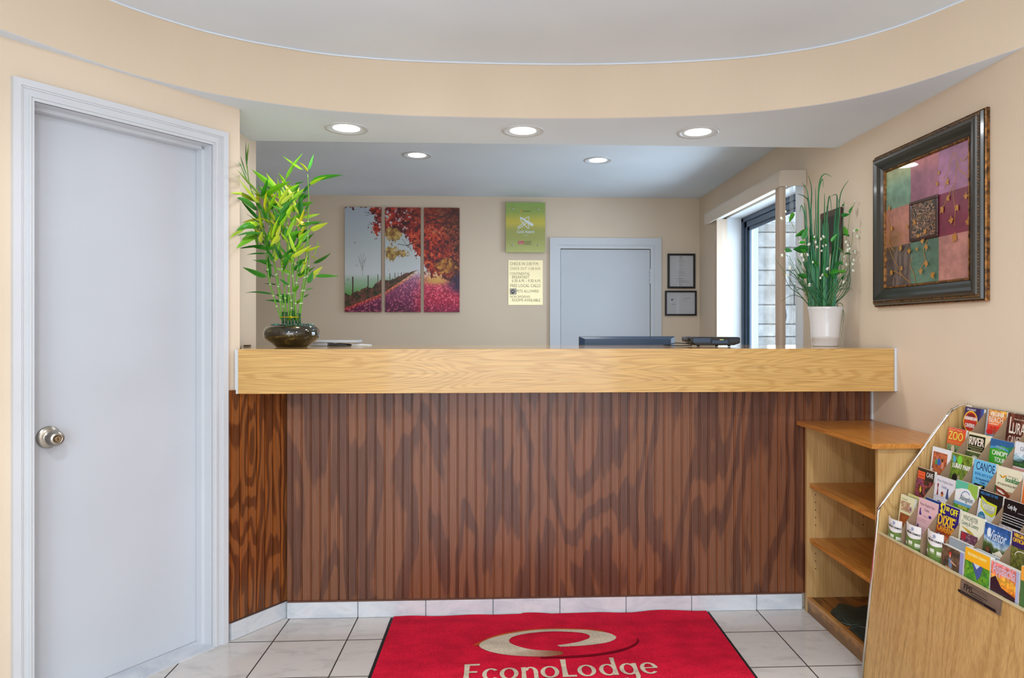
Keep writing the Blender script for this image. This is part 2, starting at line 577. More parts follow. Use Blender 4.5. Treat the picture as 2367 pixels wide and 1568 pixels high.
def catmull(p, n=6):
    out = []
    for i in range(len(p) - 1):
        a = p[max(i - 1, 0)]; b = p[i]; c = p[i + 1]; d = p[min(i + 2, len(p) - 1)]
        for k in range(n):
            t = k / n
            out.append(tuple(0.5 * (2 * b[j] + (c[j] - a[j]) * t + (2 * a[j] - 5 * b[j] + 4 * c[j] - d[j]) * t * t + (3 * b[j] - a[j] - 3 * c[j] + d[j]) * t ** 3) for j in range(2)))
    out.append(p[-1]); return out


cur = catmull(CUR, 6)
mb = MB()
mb.box(-1.75, WX + 0.15, REAR - 0.15, 3.55, ZF, ZF + 0.1)
mb.box(-2.5, WX + 0.15, 3.40, 6.05, ZB, ZB + 0.05)
struct(mb.build('ceiling', M['ceil']))
# soffit: curved fascia (peach) and white underside
mb = MB(); mb.prism(cur + [(WX, 3.45), (-1.75, 3.45), (-1.75, 2.13)], 'z', ZS, ZS + 0.012)
struct(mb.build('ceiling_soffit', M['ceil']))
mb = MB(); mb.prism(cur + [(WX, 3.44), (-1.75, 3.44), (-1.75, 2.13)], 'z', ZS + 0.001, ZF)
for p in mb.v: pass
mb.v = [(x, y - 0.004, z) if z < ZF else (x, y - 0.004, z) for x, y, z in mb.v]
struct(mb.build('wall_curved_fascia', M['fascia']))
# thin painted edge line where the fascia meets the ceiling
mb = MB()
c2 = [Vector((x, y - 0.008, ZF - 0.003)) for x, y in cur]
mb.tube(c2, 0.004, 6); struct(mb.build('trim_1', M['ceil']))

# right wall with the office window opening
WY0, WY1, WZ0, WZ1 = 3.93, 5.17, 0.92, 2.157
mb = MB(); T_ = 0.15
mb.box(WX, WX + T_, REAR - 0.15, WY0, 0, ZF)
mb.box(WX, WX + T_, WY1, 6.05, 0, ZF)
mb.box(WX, WX + T_, WY0, WY1, 0, WZ0)
mb.box(WX, WX + T_, WY0, WY1, WZ1, ZF)
struct(mb.build('wall_right', M['peach']))
# back wall with door opening
DX0, DX1, DZ = 0.52, 1.306, 2.0
mb = MB()
mb.box(-2.5, DX0, BY, BY + T_, 0, ZF); mb.box(DX1, WX, BY, BY + T_, 0, ZF); mb.box(DX0, DX1, BY, BY + T_, DZ, ZF); mb.box(DX0 - 0.1, DX1 + 0.1, BY + T_ - 0.04, BY + T_ + 0.02, 0, DZ + 0.1)  # last box: backing added behind the door to stop light leaking round it
struct(mb.build('wall_back', M['peach']))
# office left wall and the short return beside the counter
mb = MB(); mb.box(-2.6, -2.45, 3.4, 6.05, 0, ZF); struct(mb.build('wall_office_left', M['peach']))
# slanted wall (with door opening) and its return
mb = MB()
TD0, TD1, DH = 0.128, 0.764, 2.055
sbox(mb, TD1 + 0.0125, 0.865, -0.13, 0, 0, ZF); sbox(mb, 0.0, TD0 - 0.0125, -0.13, 0, 0, ZF); sbox(mb, TD0 - 0.0125, TD1 + 0.0125, -0.13, 0, DH + 0.0125, ZF)
sbox(mb, TD0 - 0.03, TD1 + 0.05, -0.165, -0.135, 0, DH + 0.1)
struct(mb.build('wall_slanted', M['peach']))
mb = MB()   # return wall on the left end of the counter opening, as seen past the corner
mb.prism([(-1.112, 2.963), (-1.24, 3.30), (-1.24, 3.53), (-2.47, 3.53), (-2.47, 3.40), (-1.5, 3.30), (-1.33, 3.02), (-1.20, 3.00)], 'z', 0.0, ZB + 0.02)
struct(mb.build('wall_return', M['peach']))
# lobby left wall and glazed front
e = L(0.865)
mb = MB(); mb.box(-1.75, -1.605, REAR - 0.15, 2.252, 0, ZF); struct(mb.build('wall_left', M['peach']))
mb = MB(); mb.box(-1.75, WX, REAR - 0.15, REAR - 0.0, 2.3, ZF); mb.box(-1.75, -1.5, REAR - 0.15, REAR, 0, 2.3); mb.box(1.6, WX, REAR - 0.15, REAR, 0, 2.3); mb.box(-1.5, 1.6, REAR - 0.15, REAR, 0, 0.12)
struct(mb.build('wall_front', M['peach']))
wf = MB()
for x in (-1.5, -0.52, 0.52, 1.55): wf.box(x, x + 0.05, REAR - 0.1, REAR - 0.04, 0.12, 2.3)
wf.box(-1.5, 1.6, REAR - 0.1, REAR - 0.04, 0.12, 0.18); wf.box(-1.5, 1.6, REAR - 0.1, REAR - 0.04, 2.24, 2.3)
wf = struct(wf.build('window_2', M['alu']))
g = MB(); g.box(-1.46, 1.56, REAR - 0.075, REAR - 0.07, 0.18, 2.24); g.build('pane', M['glass'], wf)

# tile base along the counter front
bs = MB()
bs.mat = 1; bs.box(-0.962, 1.405, 3.116, 3.134, 0.0, 0.069)
bs.mat = 0
xs = [1.186 - TP * k for k in range(7)][::-1]
xs = [-0.957] + xs[1:] if xs[0] < -0.957 else [-0.957] + xs
xs = xs + [1.402]
for a, b in zip(xs[:-1], xs[1:]):
    bs.box(a + 0.002, b - 0.002, 3.108, 3.118, 0.001, 0.072)
struct(bs.build('baseboard_back', [M['basetile'], M['grout']], bevel=0.0015))
bs = MB(); sbox(bs, -0.262, 0.052, 0.0, 0.022, 0.001, 0.072); struct(bs.build('baseboard_left', M['basetile'], bevel=0.0015))

# ------------------------------------------------------------------ left door
d1 = MB(); sbox(d1, TD0 + 0.001, TD1 - 0.001, -0.128, -0.092, 0.006, DH - 0.004)
door = struct(d1.build('door_1', M['doorwhite']))
tag(door, 'plain white flush door with a round nickel knob')
tr = MB()
sbox(tr, TD0 - 0.012, TD0, -0.13, 0.004, 0, DH + 0.012); sbox(tr, TD1, TD1 + 0.012, -0.13, 0.004, 0, DH + 0.012); sbox(tr, TD0, TD1, -0.13, 0.004, DH, DH + 0.012)
# stop
sbox(tr, TD0, TD0 + 0.012, -0.09, -0.052, 0, DH); sbox(tr, TD1 - 0.012, TD1, -0.09, -0.052, 0, DH); sbox(tr, TD0, TD1, -0.09, -0.052, DH - 0.012, DH)
CW = 0.062
prof = [(0.004, 0.012), (0.012, 0.017), (0.020, 0.013), (0.036, 0.015), (0.046, 0.022), (0.058, 0.022), (CW, 0.0)]
q0 = 0.0
for q1, th in prof[:-1]:
    pass
steps = [(0.0, 0.010, 0.012), (0.010, 0.016, 0.017), (0.016, 0.034, 0.013), (0.034, 0.040, 0.017), (0.040, CW, 0.021)]
for a, b, th in steps:
    sbox(tr, TD0 - b, TD0 - a, 0.0, th, 0.0, DH + a)
    sbox(tr, TD1 + a, TD1 + b, 0.0, th, 0.0, DH + a)
    sbox(tr, TD0 - b, TD1 + b, 0.0, th, DH + a, DH + b)
tr.build('door_frame', M['trimwhite'], door)
th = MB(); sbox(th, TD0, TD1, -0.09, 0.02, 0.0, 0.006); th.build('threshold', M['basetile'], door)
# knob
kn = MB()
zc = 0.925
kc = Vector(L(0.681, -0.092, zc))
R = Matrix.Translation(kc) @ Matrix(((dv.x, 0, nv.x, 0), (dv.y, 0, nv.y, 0), (0, 1, 0, 0), (0, 0, 0, 1)))
kn.M = R
kn.lathe([(0.039, 0.0), (0.039, 0.003), (0.036, 0.007), (0.022, 0.011), (0.012, 0.013), (0.0115, 0.03), (0.020, 0.034), (0.027, 0.042), (0.0285, 0.052), (0.025, 0.064), (0.017, 0.072), (0.0125, 0.072), (0.0125, 0.069), (0.0, 0.069)], 36, cap0=False)
kb = kn.build('door_handle', M['nickel'], door, smooth=True)
kn = MB(); kn.M = R; kn.lathe([(0.010, 0.066), (0.010, 0.0725), (0.0, 0.0725)], 20, cap0=False); kn.build('keyhole', M['screw'], kb)
kn = MB(); kn.M = R; kn.box(-0.0012, 0.0012, -0.006, 0.004, 0.0726, 0.0731); kn.build('key_slot', M['dark_hole'], kb)

# ------------------------------------------------------------------ back door
d2 = MB(); d2.box(DX0 + 0.004, DX1 - 0.004, BY + 0.004, BY + 0.045, 0.01, DZ - 0.006); door2 = struct(d2.build('door_2', M['doorwhite']))
tr = MB()
for a, b, th in [(0.0, 0.028, 0.012), (0.028, 0.034, 0.020), (0.034, 0.092, 0.024)]:
    tr.box(DX0 - b, DX0 - a, BY - th, BY, 0, DZ + a); tr.box(DX1 + a, DX1 + b, BY - th, BY, 0, DZ + a); tr.box(DX0 - b, DX1 + b, BY - th, BY, DZ + a, DZ + b)
tr.build('door_frame', M['trimwhite'], door2)
hg = MB(); 
for z in (1.70, 1.732, 1.764, 1.796): hg.tube([(DX1 - 0.002, BY - 0.006, z), (DX1 - 0.002, BY - 0.006, z + 0.028)], 0.0065, 10)
hg.box(DX1 - 0.002, DX1 + 0.012, BY - 0.014, BY - 0.0121, 1.70, 1.824)
hg.build('hinge', M['trimwhite'], door2)

# ------------------------------------------------------------------ office window
fr = MB()
fx0, fx1 = WX + 0.112, WX + 0.15
fr.box(fx0, fx1, WY1 - 0.045, WY1, WZ0, WZ1); fr.box(fx0 + 0.012, fx1, WY1 - 0.085, WY1 - 0.045, WZ0, WZ1); fr.box(fx0 + 0.022, fx1, WY1 - 0.12, WY1 - 0.085, WZ0, WZ1)
fr.box(fx0, fx1, WY0, WY0 + 0.05, WZ0, WZ1)
fr.box(fx0, fx1, WY0, WY1, WZ1 - 0.04, WZ1); fr.box(fx0 + 0.012, fx1, WY0, WY1, WZ1 - 0.085, WZ1 - 0.04); fr.box(fx0 + 0.022, fx1, WY0, WY1, WZ1 - 0.11, WZ1 - 0.085)
fr.box(fx0, fx1, WY0, WY1, WZ0, WZ0 + 0.05)
win = struct(fr.build('window_1', M['alu'], bevel=0.002))
g = MB(); g.box(WX + 0.142, WX + 0.146, WY0 + 0.04, WY1 - 0.11, WZ0 + 0.04, WZ1 - 0.10); g.build('pane', M['glass'], win)
rv = MB()
rv.box(WX - 0.002, fx0, WY1 - 0.006, WY1 - 0.0005, WZ0, WZ1 - 0.0005); rv.box(WX - 0.002, fx0, WY0 + 0.0005, WY0 + 0.006, WZ0, WZ1 - 0.0005)
rv.box(WX - 0.002, fx0, WY0, WY1, WZ1 - 0.006, WZ1 - 0.0005); rv.box(WX - 0.01, fx0, WY0, WY1, WZ0 + 0.0005, WZ0 + 0.012)
rv.box(WX - 0.006, WX - 0.0005, WY0 - 0.09, WY0 + 0.004, WZ0, WZ1)
rv.build('window_reveal', M['pvc'], win)
# talk-through grille set in the glass
gy_, gz_ = 4.47, 1.395
g = thing('speak_through_grille', 'round grey metal talk-through grille set in the office window glass', 'grille', (WX + 0.14, gy_, gz_), (0, -PI / 2, 0))
mb = MB(); mb.lathe([(0.0, 0.012), (0.03, 0.011), (0.062, 0.007), (0.07, 0.0)], 36, cap0=False); mb.build('disc', new_mat('cast_grey_metal', (142, 152, 160), 0.4, 0.6), g, smooth=True)
for k, hw in ((-0.03, 0.026), (-0.01, 0.034), (0.01, 0.034), (0.03, 0.026)):
    mb = MB(); mb.box(k - 0.003, k + 0.003, -hw, hw, 0.0085, 0.013); mb.build('slot', M['black'], g)

# outside: canopy column faced in stacked stone, its white corner post, canopy underside and paving
oy = 7.6
sx0 = ray(1753, 700); sx0 = sx0[0] / sx0[1] * oy
random.seed(5)
st = MB(); z = 0.0
st.col = lin((128, 132, 136)); st.box(sx0, sx0 + 1.5, oy + 0.03, oy + 0.6, 0, 2.50)
while z < 2.50:
    h = random.choice((0.10, 0.14, 0.17, 0.22, 0.26)); h = min(h, 2.50 - z)
    if h < 0.03: break
    x = sx0 - 0.02
    while x < sx0 + 1.5:
        wd = random.uniform(0.18, 0.62); x1 = min(x + wd, sx0 + 1.5)
        g_ = random.choice((222, 226, 230, 218, 206))
        st.col = lin((g_, g_ - 3, g_ - 7))
        dd = random.uniform(0, 0.03)
        st.box(x + 0.006, x1 - 0.006, oy - dd, oy + 0.05, z + 0.006, z + h - 0.006); x = x1
    z += h
tag(st.build('stone_column', M['stone'], bevel=0.008), 'pale stacked-stone canopy column seen through the office window', 'column')
px_ = ray(1740, 700); px_ = px_[0] / px_[1] * (oy - 0.1)
po = MB(); po.box(px_, px_ + 0.055, oy - 0.12, oy, -0.02, 2.499); tag(po.build('corner_post', M['pvc']), 'slim white vertical post at the edge of the stone column outside', 'post')
cn = MB(); cn.box(1.95, 6.5, 2.5, 10.5, 2.78, 2.9); cn.box(1.95, 6.5, oy - 0.12, oy, 2.5, 2.62); tag(cn.build('canopy', M['pvc']), 'white canopy ceiling outside the office window', 'canopy')
gd = MB(); gd.box(1.9, 9, -3, 14, -0.12, -0.02); gd.box(-9, 1.9, -12, REAR - 0.16, -0.12, -0.02); struct(gd.build('floor_outside', new_mat('pale_concrete', (196, 198, 198), 0.8)))

# ------------------------------------------------------------------ vertical blinds and valance
vb = thing('vertical_blind', 'beige vertical blind drawn open, with a cream fabric-covered valance, over the office window', 'blind', (WX, 4.5, 2.1))
vb.location = (0, 0, 0)
vx = 1.585
va = MB()
pf = [(vx, 2.112), (vx - 0.006, 2.135), (vx - 0.007, 2.16), (vx - 0.004, 2.185), (vx + 0.004, 2.203), (vx + 0.012, 2.200), (vx + 0.008, 2.16), (vx + 0.012, 2.112)]
va.prism(pf, 'y', 3.80, 5.22)
va.prism([(vx + 0.004, 2.112), (vx + 0.004, 2.203), (WX - 0.002, 2.206), (WX - 0.002, 2.118)], 'y', 3.796, 3.806)
va.prism([(vx + 0.004, 2.112), (vx + 0.004, 2.203), (WX - 0.002, 2.206), (WX - 0.002, 2.118)], 'y', 5.214, 5.224)
va.prism([(vx + 0.006, 2.196), (vx + 0.006, 2.204), (WX - 0.002, 2.207), (WX - 0.002, 2.199)], 'y', 3.80, 5.22)
va.build('valance', M['valance'], vb, smooth=False, bevel=0.002)
hr = MB(); hr.box(1.63, 1.68, 3.83, 5.19, 2.14, 2.17); hr.build('head_rail', M['pvc'], vb)
for k in range(7):      # near stack
    v = MB(); y = 3.835 + k * 0.012; cx = 1.612 + 0.002 * k; a = math.radians(random.uniform(6, 22)); hw = 0.024 if k < 5 else 0.026
    dx = math.cos(a) * hw; dy = math.sin(a) * hw
    v.prism([(cx - dx, y - dy), (cx, y - 0.004), (cx + dx, y + dy), (cx + dx, y + dy + 0.0012), (cx, y - 0.0028), (cx - dx, y - dy + 0.0012)], 'z', 0.62, 2.14)
    v.build('vane', M['vane'], vb)
for k in range(6):      # far stack
    v = MB(); y = 5.12 + k * 0.012; cx = 1.685; a = math.radians(random.uniform(-8, 12)); hw = 0.042
    dx = math.cos(a) * hw; dy = math.sin(a) * hw
    v.prism([(cx - dx, y - dy), (cx, y - 0.004), (cx + dx, y + dy), (cx + dx, y + dy + 0.0012), (cx, y - 0.0028), (cx - dx, y - dy + 0.0012)], 'z', 0.62, 2.14)
    v.build('vane', M['vane'], vb)
ch = MB()
for k in range(3): ch.tube([(1.668 + 0.012 * k, 3.86 + 0.01 * k, 2.14), (1.669 + 0.012 * k, 3.862, 0.9)], 0.0012, 5)
ch.build('pull_cord', M['vanew'], vb)

# ------------------------------------------------------------------ recessed ceiling lights
SOF = [(-0.716, 3.218), (0.108, 3.222), (0.939, 3.207)]
OFF = [(-0.545, 4.51), (0.66, 4.59)]


def downlight(x, y, z, r, label, group, power, name='recessed_light'):
    t = thing(name, label, 'ceiling light', (x, y, z), group=group)
    a = MB(); a.lathe([(r * 0.76, 0.004), (r * 0.78, -0.001), (r * 0.9, -0.004), (r * 0.985, -0.004), (r, 0.0)], 40, cap0=False)
    a.build('trim_ring', M['trimwhite'], t, smooth=True)
    a = MB(); a.lathe([(0.0, -0.001), (r * 0.4, -0.0015), (r * 0.77, 0.001)], 40, cap0=False); a.build('diffuser', M['lamp'], t)
    area('lamp_light', (x, y, z - 0.012), (0, 0, 0), r * 1.5, power, LAMPC)
    return t


downlight(SOF[0][0], SOF[0][1], ZS, 0.100, 'round recessed light in the soffit, above the bamboo plant', 'lights in the curved soffit', P_SOFFIT)
downlight(SOF[1][0], SOF[1][1], ZS, 0.100, 'round recessed light in the soffit, above the middle of the counter', 'lights in the curved soffit', P_SOFFIT)
downlight(SOF[2][0], SOF[2][1], ZS, 0.100, 'round recessed light in the soffit, nearest the framed painting', 'lights in the curved soffit', P_SOFFIT)
downlight(OFF[0][0], OFF[0][1], ZB, 0.095, 'small-looking round light in the office ceiling, above the autumn triptych', 'lights in the office ceiling', P_OFFICE)
downlight(OFF[1][0], OFF[1][1], ZB, 0.095, 'small-looking round light in the office ceiling, nearer the window', 'lights in the office ceiling', P_OFFICE)
for i, (x, y) in enumerate(LOBBY):
    downlight(x, y, ZF, 0.1, 'round recessed light in the lobby ceiling behind the camera', 'lights in the lobby ceiling', P_LOBBY)

# ================================================================== COUNTER
ct = thing('reception_counter', 'long reception counter with light oak top and dark stained beadboard front', 'counter')
CY0, CZ0, CZ1 = 2.92, 1.029, 1.217
mb = MB(); mb.box(-0.955, WX - 0.003, 3.135, 3.30, 0.001, 1.02); mb.build('body', M['peach'], ct)
mb = MB()
# slanted left end follows the wall
mb.prism([(-1.098, CY0 + 0.001), (WX - 0.012, CY0 + 0.001), (WX - 0.012, 3.62), (-1.234, 3.62), (-1.234, 3.32), (-1.1035, 2.966)], 'z', CZ1 - 0.03, CZ1)
mb.build('countertop', M['oaktop'], ct, bevel=0.001)
mb = MB(); mb.box(-1.10, WX - 0.012, CY0, CY0 + 0.02, CZ0, CZ1 - 0.0006); mb.build('fascia_board', M['oak'], ct, bevel=0.001)
mb = MB(); mb.box(-1.09, WX - 0.012, CY0 + 0.02, 3.13, CZ0 + 0.002, CZ0 + 0.012)
mb.build('underside_board', M['oak'], ct)
mb = MB(); mb.box(-1.115, -1.1005, CY0 + 0.004, CY0 + 0.012, CZ0 + 0.0, CZ1 - 0.002); mb.build('end_strip', M['trimwhite'], ct)
mb = MB(); mb.box(WX - 0.0115, WX - 0.0005, CY0 - 0.003, CY0 + 0.03, CZ0, CZ1 + 0.001)
mb.build('end_strip', M['trimwhite'], ct)


def beadpanel(a, b, fn, back, z0, z1, pitch=0.0412):
    """Beadboard: flat boards parted by a double groove. fn maps (position, depth) to a plan point."""
    mb = MB(); segs = []; x = a + pitch * 0.55; last = (a, 0.0)
    W1, DK, GD = (1, 1, 1), lin((140, 122, 112)), (1.6, 1.25, 0.75)  # groove tints: gold paints in the light a groove edge catches, dark deepens it
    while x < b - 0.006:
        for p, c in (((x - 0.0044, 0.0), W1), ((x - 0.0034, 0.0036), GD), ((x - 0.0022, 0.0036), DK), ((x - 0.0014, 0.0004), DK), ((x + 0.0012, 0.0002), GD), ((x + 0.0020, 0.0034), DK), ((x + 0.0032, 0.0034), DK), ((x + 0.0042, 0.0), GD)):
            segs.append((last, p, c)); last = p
        x += pitch
    segs.append((last, (b, 0.0), W1))
    for p, q, c in segs:
        P, Q_ = fn(*p), fn(*q); mb.poly([(*P, z0), (*Q_, z0), (*Q_, z1), (*P, z1)], c)
    A_, B_, Ba, Bb = fn(a, 0), fn(b, 0), fn(a, back), fn(b, back)
    mb.poly([(*Ba, z0), (*A_, z0), (*A_, z1), (*Ba, z1)]); mb.poly([(*B_, z0), (*Bb, z0), (*Bb, z1), (*B_, z1)]); mb.poly([(*Bb, z0), (*Ba, z0), (*Ba, z1), (*Bb, z1)])
    for z in (z0, z1): mb.poly([(*fn(*p), z) for p, q, c in segs] + [(*B_, z), (*Bb, z), (*Ba, z)])
    return mb


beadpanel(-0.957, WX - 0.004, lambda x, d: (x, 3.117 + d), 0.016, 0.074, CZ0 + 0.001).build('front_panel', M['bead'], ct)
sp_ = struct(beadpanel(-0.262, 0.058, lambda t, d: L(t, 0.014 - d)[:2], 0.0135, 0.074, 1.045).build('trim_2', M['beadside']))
mb = MB(); mb.box(-0.955, 1.40, 3.111, 3.1165, 0.072, 0.079); mb.build('base_strip', new_mat('brown_edge_strip', (96, 62, 48), 0.5), ct)
mb = MB(); sbox(mb, -0.262, 0.056, 0.0, 0.016, 0.072, 0.078); mb.build('base_strip', new_mat('dark_edge_strip', (70, 48, 42), 0.5), sp_)
mb = MB(); mb.box(WX - 0.010, WX - 0.001, 3.105, 3.1165, 0.88, CZ0); mb.build('corner_bead', M['trimwhite'], ct)

# ================================================================== ENTRANCE MAT
def matmesh():
    b = MB(); x0, x1, y0, y1 = -0.478, 0.945, 2.16, 3.096
    nx, ny = 90, 40
    def hz(x, y):
        e = max(0, (y - 3.0) / 0.1)
        return 0.008 + 0.006 * e * max(0, math.sin(x * 9.0 + 1.0)) * (1 if x > 0.1 else 0.3)
    b.col = lin((246, 34, 70))
    ids = [[b.vert((x0 + (x1 - x0) * i / nx, y0 + (y1 - y0) * j / ny + (0.006 * math.sin(i * 0.35) if j == ny else 0), hz(x0 + (x1 - x0) * i / nx, y0 + (y1 - y0) * j / ny))) for i in range(nx + 1)] for j in range(ny + 1)]
    for j in range(ny):
        for i in range(nx): b.face((ids[j][i], ids[j][i + 1], ids[j + 1][i + 1], ids[j + 1][i]))
    n = len(ids)
    lo = [b.vert((x0, y0, 0.001)), b.vert((x1, y0, 0.001)), b.vert((x1, y1, 0.001)), b.vert((x0, y1, 0.001))]
    b.face(lo[::-1])
    for seq, a_, c_ in ((ids[0], lo[0], lo[1]), ([r[-1] for r in ids], lo[1], lo[2]), (ids[-1][::-1], lo[2], lo[3]), ([r[0] for r in ids][::-1], lo[3], lo[0])):
        b.face([a_, c_] + seq[::-1])
    return b


mt = thing('door_mat', 'red entrance mat with a cream ring emblem and cream lettering, on the tiled floor', 'mat')
b = matmesh()
zt = 0.0100
cream = lin((244, 230, 206))


def z7(x, y):        # a point of the emblem, laid on the mat's plane
    return onZ(820 + x / 2.233, 1380 + y / 2.233, 0.01)


OUT = [z7(*p) for p in [(1350, 206), (1320, 190), (1270, 180), (1200, 172), (1100, 168), (1000, 168), (900, 175), (800, 190), (715, 210), (660, 232), (642, 250), (655, 266), (700, 284), (770, 298), (860, 306), (950, 309), (1010, 307), (1075, 298)]]
INN = [z7(*p) for p in [(1212, 200), (1190, 190), (1150, 184), (1100, 181), (1040, 179), (980, 181), (920, 186), (860, 195), (815, 208), (798, 222), (800, 236), (820, 248), (850, 258), (890, 268), (930, 274), (970, 277), (1010, 278), (1075, 284)]]
OUT, INN = catmull(OUT, 4), catmull(INN, 4)
for i in range(len(OUT) - 1):
    t = i / (len(OUT) - 1)
    q_ = max(0, i - 50) / 17; col = tuple(c_ * (1 - q_) + d_ * q_ for c_, d_ in zip(cream, lin((190, 110, 70))))
    b.poly([(*OUT[i], zt), (*OUT[i + 1], zt), (*INN[i + 1], zt), (*INN[i], zt)], col)
TL = [z7(*p) for p in [(1350, 206), (1345, 218), (1310, 234), (1240, 246), (1150, 254), (1060, 258)]]
TI = [z7(*p) for p in [(1212, 200), (1211, 212), (1190, 222), (1150, 234), (1100, 243), (1045, 250)]]
TL, TI = catmull(TL, 4), catmull(TI, 4)
for i in range(len(TL) - 1): b.poly([(*TL[i], zt), (*TL[i + 1], zt), (*TI[i + 1], zt), (*TI[i], zt)], cream)
EO = [z7(*p) for p in [(1300, 178), (1200, 167), (1100, 163), (1000, 163), (900, 169), (800, 183), (715, 203), (655, 228), (612, 252), (642, 250)]]
EI = [z7(*p) for p in [(1270, 180), (1200, 172), (1100, 168), (1000, 168), (900, 175), (800, 190), (715, 210), (660, 232), (642, 249), (642, 252)]]
EO, EI = catmull(EO, 4), catmull(EI, 4)
for i in range(len(EO) - 1): b.poly([(*EO[i], zt), (*EO[i + 1], zt), (*EI[i + 1], zt), (*EI[i], zt)], lin((232, 110, 50)))
SO = [z7(*p) for p in [(1455, 210), (1468, 232), (1430, 262), (1360, 286), (1250, 305), (1120, 316), (960, 318)]]
SI = [z7(*p) for p in [(1455, 210), (1455, 232), (1412, 258), (1340, 278), (1240, 294), (1115, 304), (960, 312)]]
SO, SI = catmull(SO, 4), catmull(SI, 4)
for i in range(len(SO) - 1): b.poly([(*SO[i], zt), (*SO[i + 1], zt), (*SI[i + 1], zt), (*SI[i], zt)], lin((140, 10, 34)))
def glyph(ch):
    """Letter shapes with thick and thin strokes, x-height 0.5, cap height 0.74; returns quads and the advance."""
    q = []
    def bar(x0, x1, y0, y1, fl=0.0): q.append([(x0 - fl, y0), (x1 + fl, y0), (x1, (y0 + y1) / 2), (x1 + fl, y1), (x0 - fl, y1), (x0, (y0 + y1) / 2)])
    def bowl(cx, cy, rx, ry, a0=0.0, a1=360.0, th=0.12, tn=0.055, n=26):
        for k in range(n):
            s_, e_ = (math.radians(a0 + (a1 - a0) * (k + j) / n) for j in (0, 1))
            q.append([(cx + rx * math.cos(s_), cy + ry * math.sin(s_)), (cx + rx * math.cos(e_), cy + ry * math.sin(e_)), (cx + (rx - th) * math.cos(e_), cy + (ry - tn) * math.sin(e_)), (cx + (rx - th) * math.cos(s_), cy + (ry - tn) * math.sin(s_))])
    if ch == 'E': bar(0, .13, 0, .74, .015); bar(.13, .42, .665, .74); bar(.13, .36, .34, .41); bar(.13, .43, 0, .07); adv = .50
    elif ch == 'c': bowl(.24, .25, .24, .26, 42, 318); adv = .48
    elif ch == 'o': bowl(.26, .25, .26, .26); adv = .61
    elif ch == 'n': bar(0, .115, 0, .5, .012); bowl(.25, .28, .20, .23, 0, 160); bar(.335, .45, 0, .29, .008); adv = .52
    elif ch == 'L': bar(0, .13, 0, .80, .015); bar(.13, .38, 0, .075); adv = .42
    elif ch == 'd': bowl(.25, .25, .25, .26); bar(.39, .50, 0, .80, .01); adv = .58
    elif ch == 'g': bowl(.25, .25, .25, .26); bar(.39, .50, -.10, .50, .01); bowl(.26, -.10, .24, .16, 200, 360); adv = .58
    elif ch == 'e': bowl(.25, .25, .25, .26, 0, 318); q.append([(.07, .24), (.49, .24), (.49, .285), (.07, .285)]); adv = .55
    return q, adv


pen = 0.0; quads = []
for ch in 'EconoLodge':
    q, adv = glyph(ch); quads += [[(x + pen, y) for x, y in f] for f in q]; pen += adv
kx = 0.742 / pen; ky = 0.168
for fi, f in enumerate(quads):
    b.poly([(-0.135 + x * kx, 2.513 + y * ky + x * kx * 0.03, zt + fi * 4e-6) for x, y in f], cream)
b.build('pile', M['mat'], mt, fixn=True)
b = MB(); b.box(-0.492, 0.958, 2.146, 3.094, 0.0005, 0.004); b.build('rubber_backing', M['rubber'], mt)

